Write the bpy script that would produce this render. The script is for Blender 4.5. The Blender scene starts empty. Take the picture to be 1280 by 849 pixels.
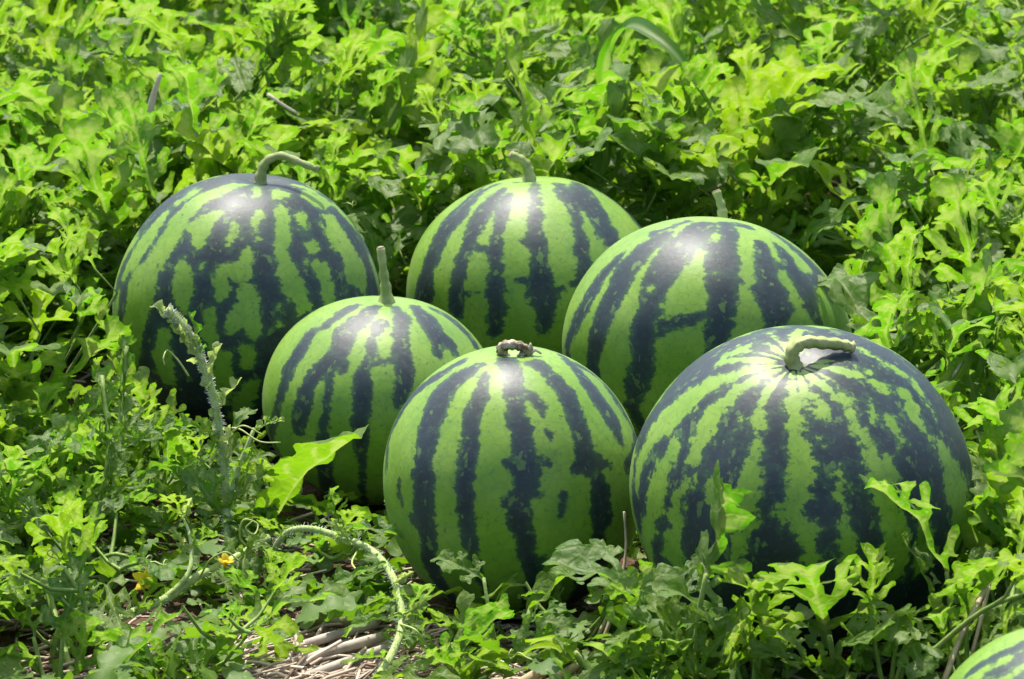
import bpy, math, random
import numpy as np
from mathutils import Vector, Matrix, noise

random.seed(7); RNG = np.random.default_rng(7)
scene = bpy.context.scene
COL = scene.collection
PI = math.pi

# ------------------------------------------------------------------ camera
cam_d = bpy.data.cameras.new('camera'); cam = bpy.data.objects.new('camera', cam_d); COL.objects.link(cam)
cam.location = (0, 0, 0.84); cam.rotation_euler = (math.radians(90 - 14.0), 0, 0)
cam_d.lens = 90; cam_d.sensor_width = 36; cam_d.clip_start = 0.05; cam_d.clip_end = 300
cam_d.dof.use_dof = True; cam_d.dof.focus_distance = 2.45; cam_d.dof.aperture_fstop = 18
scene.camera = cam
# ------------------------------------------------------------------ sky, sun, exposure
SUN_EL, SUN_AZ = math.radians(67), math.radians(-20)        # high behind the melons, a little to the left
world = bpy.data.worlds.new('World'); scene.world = world; world.use_nodes = True
wn = world.node_tree.nodes; wl = world.node_tree.links
sky = wn.new('ShaderNodeTexSky'); sky.sky_type = 'NISHITA'; sky.sun_disc = False
sky.sun_elevation = SUN_EL; sky.sun_rotation = SUN_AZ; sky.air_density = 0.8; sky.dust_density = 3.0; sky.ozone_density = 0.4
wl.new(sky.outputs[0], wn['Background'].inputs[0]); wn['Background'].inputs[1].default_value = 0.15
sun_d = bpy.data.lights.new('sun', 'SUN'); sun = bpy.data.objects.new('sun', sun_d); COL.objects.link(sun)
sun_d.energy = 3.3; sun_d.angle = math.radians(0.55); sun_d.color = (1.0, 0.95, 0.86)
to_sun = Vector((math.sin(SUN_AZ) * math.cos(SUN_EL), math.cos(SUN_AZ) * math.cos(SUN_EL), math.sin(SUN_EL)))
sun.rotation_euler = (-to_sun).to_track_quat('-Z', 'Y').to_euler()
sun.location = to_sun * 20
vs = scene.view_settings; vs.view_transform = 'Standard'; vs.look = 'None'; vs.gamma = 1.0; vs.exposure = 1.05
scene.cycles.max_bounces = 10; scene.cycles.transmission_bounces = 6; scene.cycles.diffuse_bounces = 5

# ------------------------------------------------------------------ helpers
def tag(o, label=None, cat=None, group=None, kind=None):
    if label: o['label'] = label
    if cat: o['category'] = cat
    if group: o['group'] = group
    if kind: o['kind'] = kind
    return o
def empty(name, loc, label, cat, group=None):
    o = bpy.data.objects.new(name, None); o.empty_display_size = 0.02; o.location = loc; COL.objects.link(o)
    return tag(o, label, cat, group)
def link(name, me, parent=None, mw=None):
    o = bpy.data.objects.new(name, me); COL.objects.link(o)
    if parent: o.parent = parent
    if mw is not None: o.matrix_basis = mw
    return o
def mesh(name, v, f, mat, smooth=True):
    me = bpy.data.meshes.new(name); me.from_pydata([tuple(x) for x in v], [], f); me.materials.append(mat)
    if smooth: me.polygons.foreach_set('use_smooth', [True] * len(me.polygons))
    me.update(); return me
def attr(me, name, vals):
    a = me.attributes.new(name, 'FLOAT', 'POINT'); a.data.foreach_set('value', np.asarray(vals, dtype=np.float32))
def smooth_path(pts, n=6):
    """Catmull-Rom through the points"""
    P = [Vector(p) for p in pts]; P = [P[0] * 2 - P[1]] + P + [P[-1] * 2 - P[-2]]; out = []
    for i in range(1, len(P) - 2):
        for j in range(n):
            t = j / n; a, b, c, d = P[i - 1:i + 3]
            out.append(0.5 * ((2 * b) + (c - a) * t + (2 * a - 5 * b + 4 * c - d) * t * t + (3 * b - a - 3 * c + d) * t ** 3))
    out.append(P[-2]); return out
class Tubes:
    def __init__(s): s.v = []; s.f = []
    def add(s, pts, r0, r1=None, sides=6, ridge=0.0, cap=True, rad=None):
        r1 = r0 if r1 is None else r1; n = len(pts); pts = [Vector(p) for p in pts]; b0 = len(s.v)
        up = Vector((0.13, 0.31, 1.0))
        for i, p in enumerate(pts):
            d = (pts[min(n - 1, i + 1)] - pts[max(0, i - 1)]).normalized()
            a = d.cross(up)
            if a.length < 0.05: a = d.cross(Vector((1, 0, 0)))
            a.normalize(); b = a.cross(d); up = b
            t = i / (n - 1); r = rad[i] if rad else r0 + (r1 - r0) * t
            for k in range(sides):
                an = 2 * PI * k / sides; rr = r * (1 + ridge * (1 if k % 2 else -1))
                s.v.append(p + a * (math.cos(an) * rr) + b * (math.sin(an) * rr))
        for i in range(n - 1):
            for k in range(sides):
                a = b0 + i * sides + k; b = b0 + i * sides + (k + 1) % sides
                s.f.append((a, b, b + sides, a + sides))
        if cap:
            s.f.append(tuple(b0 + k for k in reversed(range(sides)))); s.f.append(tuple(b0 + (n - 1) * sides + k for k in range(sides)))
    def mesh(s, name, mat): return mesh(name, s.v, s.f, mat)

# ------------------------------------------------------------------ node materials
class NT:
    def __init__(s, name):
        s.m = bpy.data.materials.new(name); s.m.use_nodes = True; s.t = s.m.node_tree; s.t.nodes.clear()
        s.out = s.n('ShaderNodeOutputMaterial')
    def n(s, kind, **kw):
        o = s.t.nodes.new(kind)
        for k, v in kw.items(): setattr(o, k, v)
        return o
    def set(s, sock, v):
        if isinstance(v, bpy.types.NodeSocket): s.t.links.new(v, sock)
        elif isinstance(v, (tuple, list)) and len(v) == 3 and sock.type == 'RGBA': sock.default_value = (*v, 1)
        else: sock.default_value = v
    def math(s, op, a, b=0.0, c=None, clamp=False):
        o = s.n('ShaderNodeMath', operation=op, use_clamp=clamp); s.set(o.inputs[0], a); s.set(o.inputs[1], b)
        if c is not None: s.set(o.inputs[2], c)
        return o.outputs[0]
    def mix(s, f, a, b, blend='MIX'):
        o = s.n('ShaderNodeMix', data_type='RGBA', blend_type=blend); s.set(o.inputs[0], f); s.set(o.inputs[6], a); s.set(o.inputs[7], b); return o.outputs[2]
    def step(s, v, a, b):
        o = s.n('ShaderNodeMapRange', interpolation_type='SMOOTHSTEP'); s.set(o.inputs[0], v); s.set(o.inputs[1], a); s.set(o.inputs[2], b); return o.outputs[0]
    def noise(s, vec, scale, detail=3, rough=0.55, out=0):
        o = s.n('ShaderNodeTexNoise'); s.set(o.inputs['Scale'], scale); o.inputs['Detail'].default_value = detail; o.inputs['Roughness'].default_value = rough
        if vec is not None: s.t.links.new(vec, o.inputs['Vector'])
        return o.outputs[out]
    def attr(s, name): return s.n('ShaderNodeAttribute', attribute_name=name).outputs['Fac']
    def obj(s): return s.n('ShaderNodeTexCoord').outputs['Object']
    def scale(s, vec, sc):
        o = s.n('ShaderNodeMapping'); s.t.links.new(vec, o.inputs[0]); o.inputs['Scale'].default_value = sc; return o.outputs[0]
    def bump(s, h, strength, dist):
        o = s.n('ShaderNodeBump'); s.set(o.inputs['Height'], h); o.inputs['Strength'].default_value = strength; o.inputs['Distance'].default_value = dist; return o.outputs[0]
    def bsdf(s, color, rough=0.5, spec=0.5, normal=None, **kw):
        o = s.n('ShaderNodeBsdfPrincipled'); s.set(o.inputs['Base Color'], color); s.set(o.inputs['Roughness'], rough); s.set(o.inputs['Specular IOR Level'], spec)
        if normal is not None: s.t.links.new(normal, o.inputs['Normal'])
        for k, v in kw.items(): s.set(o.inputs[k.replace('_', ' ')], v)
        return o.outputs[0]
    def done(s, sh): s.t.links.new(sh, s.out.inputs[0]); return s.m
    def ramp(s, f, stops):
        o = s.n('ShaderNodeValToRGB'); s.set(o.inputs[0], f); e = o.color_ramp.elements
        while len(e) < len(stops): e.new(0.5)
        for el, (p, c) in zip(e, stops): el.position = p; el.color = (*c, 1)
        return o.outputs[0]

def leaf_material(name, tops, glows, glow=0.52, rough=0.47, spec=0.45):
    t = NT(name); oc = t.obj()
    rnd = t.math('FRACT', t.math('ADD', t.n('ShaderNodeObjectInfo').outputs['Random'], t.attr('rnd')))
    top = t.ramp(rnd, tops); gl = t.ramp(rnd, glows)
    big = t.noise(oc, 6.0, 2); fine = t.noise(oc, 38.0, 3)
    top = t.mix(t.math('MULTIPLY', big, 0.35), top, (0.12, 0.20, 0.022))
    top = t.mix(t.math('MULTIPLY', t.step(fine, 0.5, 0.72), 0.22), top, (0.035, 0.085, 0.010))
    vein = t.step(t.attr('vein'), 0.030, 0.008)
    sec = t.math('ABSOLUTE', t.math('SUBTRACT', t.math('FRACT', t.math('MULTIPLY', t.math('ADD', t.attr('vein'), t.math('MULTIPLY', fine, 0.05)), 16.0)), 0.5))
    top = t.mix(t.math('MULTIPLY', vein, 0.6), top, (0.22, 0.30, 0.10))
    old = t.math('MULTIPLY', t.step(t.noise(oc, 3.3, 3), 0.60, 0.72), t.step(rnd, 0.70, 0.95))
    top = t.mix(t.math('MULTIPLY', old, 0.6), top, (0.26, 0.22, 0.05)); gl = t.mix(t.math('MULTIPLY', old, 0.6), gl, (0.42, 0.36, 0.03))
    back = t.n('ShaderNodeNewGeometry').outputs['Backfacing']
    under = t.mix(0.5, top, (0.13, 0.20, 0.04))
    col = t.mix(back, top, under)
    gl = t.mix(t.math('MULTIPLY', vein, 0.55), gl, (0.46, 0.54, 0.14))
    gl = t.mix(t.math('MULTIPLY', t.step(fine, 0.42, 0.75), 0.15), gl, (0.15, 0.34, 0.010))
    puck = t.n('ShaderNodeTexVoronoi', feature='DISTANCE_TO_EDGE'); puck.inputs['Scale'].default_value = 11; t.t.links.new(oc, puck.inputs['Vector']); pk = t.step(puck.outputs['Distance'], 0.0, 0.22)
    gl = t.mix(t.math('MULTIPLY', t.math('SUBTRACT', 1.0, pk), 0.18), gl, (0.34, 0.46, 0.06))
    gl = t.mix(t.math('MULTIPLY', t.step(big, 0.45, 0.7), 0.35), gl, (0.12, 0.34, 0.006))
    h = t.math('ADD', t.math('MULTIPLY', fine, 0.35), t.math('ADD', t.math('MULTIPLY', pk, 0.5), t.math('MULTIPLY', vein, -0.7)))
    nb = t.bump(h, 0.25, 0.004)
    a = t.bsdf(col, t.math('ADD', rough, t.math('MULTIPLY', fine, 0.15)), spec, nb)
    tr = t.n('ShaderNodeBsdfTranslucent'); t.set(tr.inputs[0], gl); t.t.links.new(nb, tr.inputs[1])
    mx = t.n('ShaderNodeMixShader'); mx.inputs[0].default_value = glow
    t.t.links.new(a, mx.inputs[1]); t.t.links.new(tr.outputs[0], mx.inputs[2])
    return t.done(mx.outputs[0])
LEAF = leaf_material('melon_leaf',
    [(0.0, (0.06, 0.155, 0.010)), (0.35, (0.085, 0.185, 0.010)), (0.65, (0.12, 0.215, 0.010)), (0.85, (0.11, 0.19, 0.025)), (1.0, (0.075, 0.17, 0.012))],
    [(0.0, (0.10, 0.35, 0.005)), (0.35, (0.17, 0.42, 0.005)), (0.7, (0.27, 0.47, 0.004)), (1.0, (0.13, 0.38, 0.007))])
WEED = leaf_material('weed_leaf',
    [(0.0, (0.07, 0.16, 0.018)), (0.5, (0.12, 0.22, 0.022)), (1.0, (0.09, 0.18, 0.04))],
    [(0.0, (0.11, 0.32, 0.006)), (0.5, (0.21, 0.40, 0.006)), (1.0, (0.15, 0.35, 0.008))], 0.45)
GRASS = leaf_material('grass_blade', [(0.0, (0.04, 0.15, 0.015)), (1.0, (0.05, 0.16, 0.015))], [(0.0, (0.10, 0.36, 0.008)), (1.0, (0.13, 0.38, 0.008))], 0.5, 0.45)
def plain(name, c1, c2, sc, rough=0.6, spec=0.3, bump=0.3, bd=0.003, **kw):
    t = NT(name); oc = t.obj(); nz = t.noise(oc, sc, 4)
    return t.done(t.bsdf(t.mix(t.step(nz, 0.3, 0.7), c1, c2), rough, spec, t.bump(nz, bump, bd), **kw))
STEM = plain('hairy_green_stem', (0.13, 0.23, 0.03), (0.24, 0.33, 0.07), 90, 0.6, Sheen_Weight=0.08)
HAIRY = plain('downy_shoot', (0.24, 0.35, 0.08), (0.40, 0.48, 0.18), 160, 0.7, Sheen_Weight=0.2)
HAIR = plain('plant_hair', (0.5, 0.55, 0.4), (0.6, 0.62, 0.5), 50, 0.6)
TENDRIL = plain('tendril_skin', (0.32, 0.42, 0.10), (0.42, 0.48, 0.16), 60, 0.5)
def thin(name, c1, c2, tr, sc, f, rough=0.6):
    t = NT(name); nz = t.noise(t.obj(), sc, 4); c = t.mix(t.step(nz, 0.3, 0.7), c1, c2)
    b = t.n('ShaderNodeBsdfTranslucent'); t.set(b.inputs[0], tr); m = t.n('ShaderNodeMixShader'); m.inputs[0].default_value = f
    t.t.links.new(t.bsdf(c, rough, 0.3, t.bump(nz, 0.3, 0.002)), m.inputs[1]); t.t.links.new(b.outputs[0], m.inputs[2]); return t.done(m.outputs[0])
PETAL = thin('yellow_petal', (0.82, 0.58, 0.02), (0.86, 0.68, 0.04), (0.90, 0.70, 0.03), 50, 0.45)
DRY = plain('dry_straw', (0.36, 0.27, 0.17), (0.52, 0.42, 0.29), 60, 0.7)
REED = plain('dry_reed', (0.32, 0.26, 0.21), (0.54, 0.48, 0.40), 45, 0.6)
OLIVE = plain('olive_reed', (0.10, 0.10, 0.035), (0.20, 0.18, 0.07), 40, 0.5)
HUSK = thin('pale_dead_leaf', (0.40, 0.38, 0.28), (0.60, 0.58, 0.46), (0.60, 0.58, 0.45), 60, 0.4, 0.7)
PEDUNCLE = plain('melon_stalk', (0.22, 0.29, 0.08), (0.40, 0.43, 0.18), 55, 0.6)
WITHERED = plain('withered_stalk', (0.10, 0.065, 0.03), (0.50, 0.44, 0.30), 130, 0.8, bump=0.8)
DOWNY = leaf_material('downy_leaf', [(0.0, (0.24, 0.33, 0.12)), (1.0, (0.32, 0.40, 0.17))], [(0.0, (0.42, 0.55, 0.12)), (1.0, (0.48, 0.60, 0.16))], 0.62, 0.6, 0.4)
CORK = plain('stalk_cut', (0.30, 0.22, 0.13), (0.46, 0.38, 0.26), 70, 0.8)
def straw_mat():
    t = NT('straw_litter'); r = t.attr('rnd')
    c = t.ramp(r, [(0, (0.20, 0.14, 0.10)), (0.4, (0.42, 0.33, 0.25)), (0.75, (0.50, 0.40, 0.31)), (1, (0.62, 0.54, 0.43))])
    return t.done(t.bsdf(c, 0.7, 0.3))
STRAW = straw_mat()
def soil_mat():
    t = NT('brown_soil'); oc = t.obj(); a = t.noise(oc, 9, 5); b = t.noise(oc, 70, 5)
    c = t.mix(t.step(a, 0.3, 0.7), (0.055, 0.032, 0.02), (0.12, 0.075, 0.05)); c = t.mix(t.math('MULTIPLY', t.step(b, 0.5, 0.7), 0.6), c, (0.19, 0.13, 0.09))
    return t.done(t.bsdf(c, 0.9, 0.15, t.bump(b, 0.9, 0.02)))
SOIL = soil_mat()
def rind_mat():
    t = NT('striped_rind'); oc = t.obj()
    u = t.noise(t.scale(oc, (1, 1, 1.5)), 55, 3, 0.6); w = t.noise(t.scale(oc, (1, 1, 1.8)), 130, 2, 0.6); big = t.noise(oc, 16, 3)
    f = t.attr('stripe')
    f = t.math('ADD', f, t.math('MULTIPLY', t.math('SUBTRACT', u, 0.5), 0.10))
    f = t.math('ADD', f, t.math('MULTIPLY', t.math('SUBTRACT', w, 0.5), 0.075))
    f = t.math('ADD', f, t.math('MULTIPLY', t.math('SUBTRACT', big, 0.5), 0.02))
    f = t.math('ADD', f, t.math('MULTIPLY', t.math('MULTIPLY', t.math('SUBTRACT', t.noise(oc, 100, 4, 0.65), 0.5), 0.20), t.attr('speckle')))
    s = t.step(f, -0.012, 0.016)
    lobe = t.noise(oc, 30, 3); mot = t.noise(oc, 190, 3, 0.7)
    light = t.mix(t.step(big, 0.3, 0.7), (0.13, 0.265, 0.012), (0.205, 0.345, 0.028))
    light = t.mix(t.math('MULTIPLY', t.step(lobe, 0.5, 0.75), 0.45), light, (0.085, 0.205, 0.010))
    light = t.mix(t.math('MULTIPLY', t.step(mot, 0.58, 0.66), 0.55), light, (0.05, 0.15, 0.025))
    spk = t.math('MULTIPLY', t.step(t.noise(oc, 120, 2, 0.5), 0.69, 0.73), t.step(t.noise(oc, 14, 2), 0.45, 0.6))
    light = t.mix(t.math('MULTIPLY', spk, 0.75), light, (0.03, 0.07, 0.015))
    net = t.n('ShaderNodeTexVoronoi', feature='DISTANCE_TO_EDGE'); net.inputs['Scale'].default_value = 75; t.t.links.new(t.n('ShaderNodeTexCoord').outputs['Object'], net.inputs['Vector'])
    light = t.mix(t.math('MULTIPLY', t.step(net.outputs['Distance'], 0.12, 0.02), 0.20), light, (0.06, 0.17, 0.02))
    light = t.mix(t.math('MULTIPLY', t.attr('pole'), 0.45), light, (0.32, 0.42, 0.16))
    dark = t.mix(t.step(lobe, 0.35, 0.75), (0.008, 0.018, 0.021), (0.014, 0.031, 0.033))
    dark = t.mix(t.math('MULTIPLY', t.step(mot, 0.54, 0.70), 0.55), dark, (0.04, 0.10, 0.05))
    flk = t.math('MULTIPLY', t.step(t.noise(t.scale(oc, (1, 1, .7)), 85, 3), 0.60, 0.66), t.step(f, 0.20, 0.03))
    dark = t.mix(t.math('MULTIPLY', flk, 0.8), dark, (0.10, 0.2, 0.035))
    dark = t.mix(t.step(f, 0.06, 0.0), dark, (0.022, 0.066, 0.028))
    col = t.mix(s, light, dark)
    bloom = t.noise(oc, 11, 4)
    col = t.mix(t.math('MULTIPLY', t.step(bloom, 0.3, 0.75), 0.035), col, (0.36, 0.44, 0.60))
    dust = t.math('MULTIPLY', t.step(t.noise(oc, 7, 5, 0.7), 0.48, 0.72), t.step(t.noise(oc, 150, 3, 0.7), 0.42, 0.62))
    col = t.mix(t.math('MULTIPLY', dust, 0.10), col, (0.30, 0.26, 0.17))
    scuff = t.step(t.noise(t.scale(oc, (1.0, 1.0, .22)), 120, 3, 0.6), 0.70, 0.74)
    col = t.mix(t.math('MULTIPLY', scuff, 0.30), col, (0.24, 0.30, 0.12))
    rough = t.math('ADD', t.math('MULTIPLY', dust, 0.15), 0.39)
    rough = t.math('ADD', rough, t.math('MULTIPLY', bloom, 0.24)) if True else t.math('ADD', 0.39, t.math('MULTIPLY', bloom, 0.24))
    nb = t.bump(t.math('ADD', lobe, t.math('MULTIPLY', mot, 0.25)), 0.12, 0.006)
    return t.done(t.bsdf(col, rough, 0.42, nb, Sheen_Weight=0.03, Sheen_Roughness=0.5, Sheen_Tint=(0.6, 0.72, 1.0)))
RIND = rind_mat()

# ------------------------------------------------------------------ ground
def ground_z(x, y): return 0.012 * noise.noise(Vector((x * 3.1, y * 3.1, 0.3))) + 0.006 * noise.noise(Vector((x * 14, y * 14, 2.0))) - 0.006
def axis(lo, hi, n, far): return [-far, -far * .4, -far * .15, lo - 2] + list(np.linspace(lo, hi, n)) + [hi + 2, far * .15, far * .4, far]
gx, gy = axis(-1.6, 1.6, 110, 120), [v + 0 for v in axis(1.2, 6.5, 150, 120)]
gv = [(x, y, ground_z(x, y)) for y in gy for x in gx]; nx = len(gx)
gf = [(j * nx + i, j * nx + i + 1, (j + 1) * nx + i + 1, (j + 1) * nx + i) for j in range(len(gy) - 1) for i in range(nx - 1)]
tag(link('ground', mesh('ground', gv, gf, SOIL)), 'brown crumbly field soil under the vines', kind='structure')

# ------------------------------------------------------------------ watermelons
MELONS = {
 1: dict(c=(-0.3072,2.9077,0.1530), r=(0.1559,0.1578), x=(0.9873,0.1108,-0.1136), z=(0.1191,-0.0443,0.9919), face=(-0.032,-0.959,0.282)),
 2: dict(c=(0.0278,3.1003,0.1259), r=(0.1590,0.1471), x=(0.9990,-0.0077,0.0437), z=(-0.0435,0.0298,0.9986), face=(0.009,-0.981,0.195)),
 3: dict(c=(0.2177,2.7801,0.1399), r=(0.1622,0.1442), x=(0.9882,-0.1192,-0.0963), z=(0.1355,0.3856,0.9126), face=(0.017,-0.987,-0.161)),
 4: dict(c=(-0.1415,2.6634,0.1088), r=(0.1286,0.1122), x=(0.9960,0.0507,-0.0738), z=(0.0721,0.0337,0.9968), face=(-0.017,-0.972,0.235)),
 5: dict(c=(0.0008,2.3241,0.1217), r=(0.1237,0.1298), x=(1.0000,-0.0003,-0.0000), z=(0.0000,0.0126,0.9999), face=(-0.000,-0.959,0.283)),
 6: dict(c=(0.2581,2.1938,0.1545), r=(0.1520,0.1463), x=(0.9899,-0.1346,0.0436), z=(-0.0913,-0.3719,0.9238), face=(0.030,-0.770,0.637)),
 7: dict(c=(0.3953,1.7044,0.0989), r=(0.1020,0.1020), x=(0.9741,-0.2259,-0.0000), z=(0.0225,0.0970,0.9950), face=(-0.000,-0.955,0.296)),
}

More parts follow.
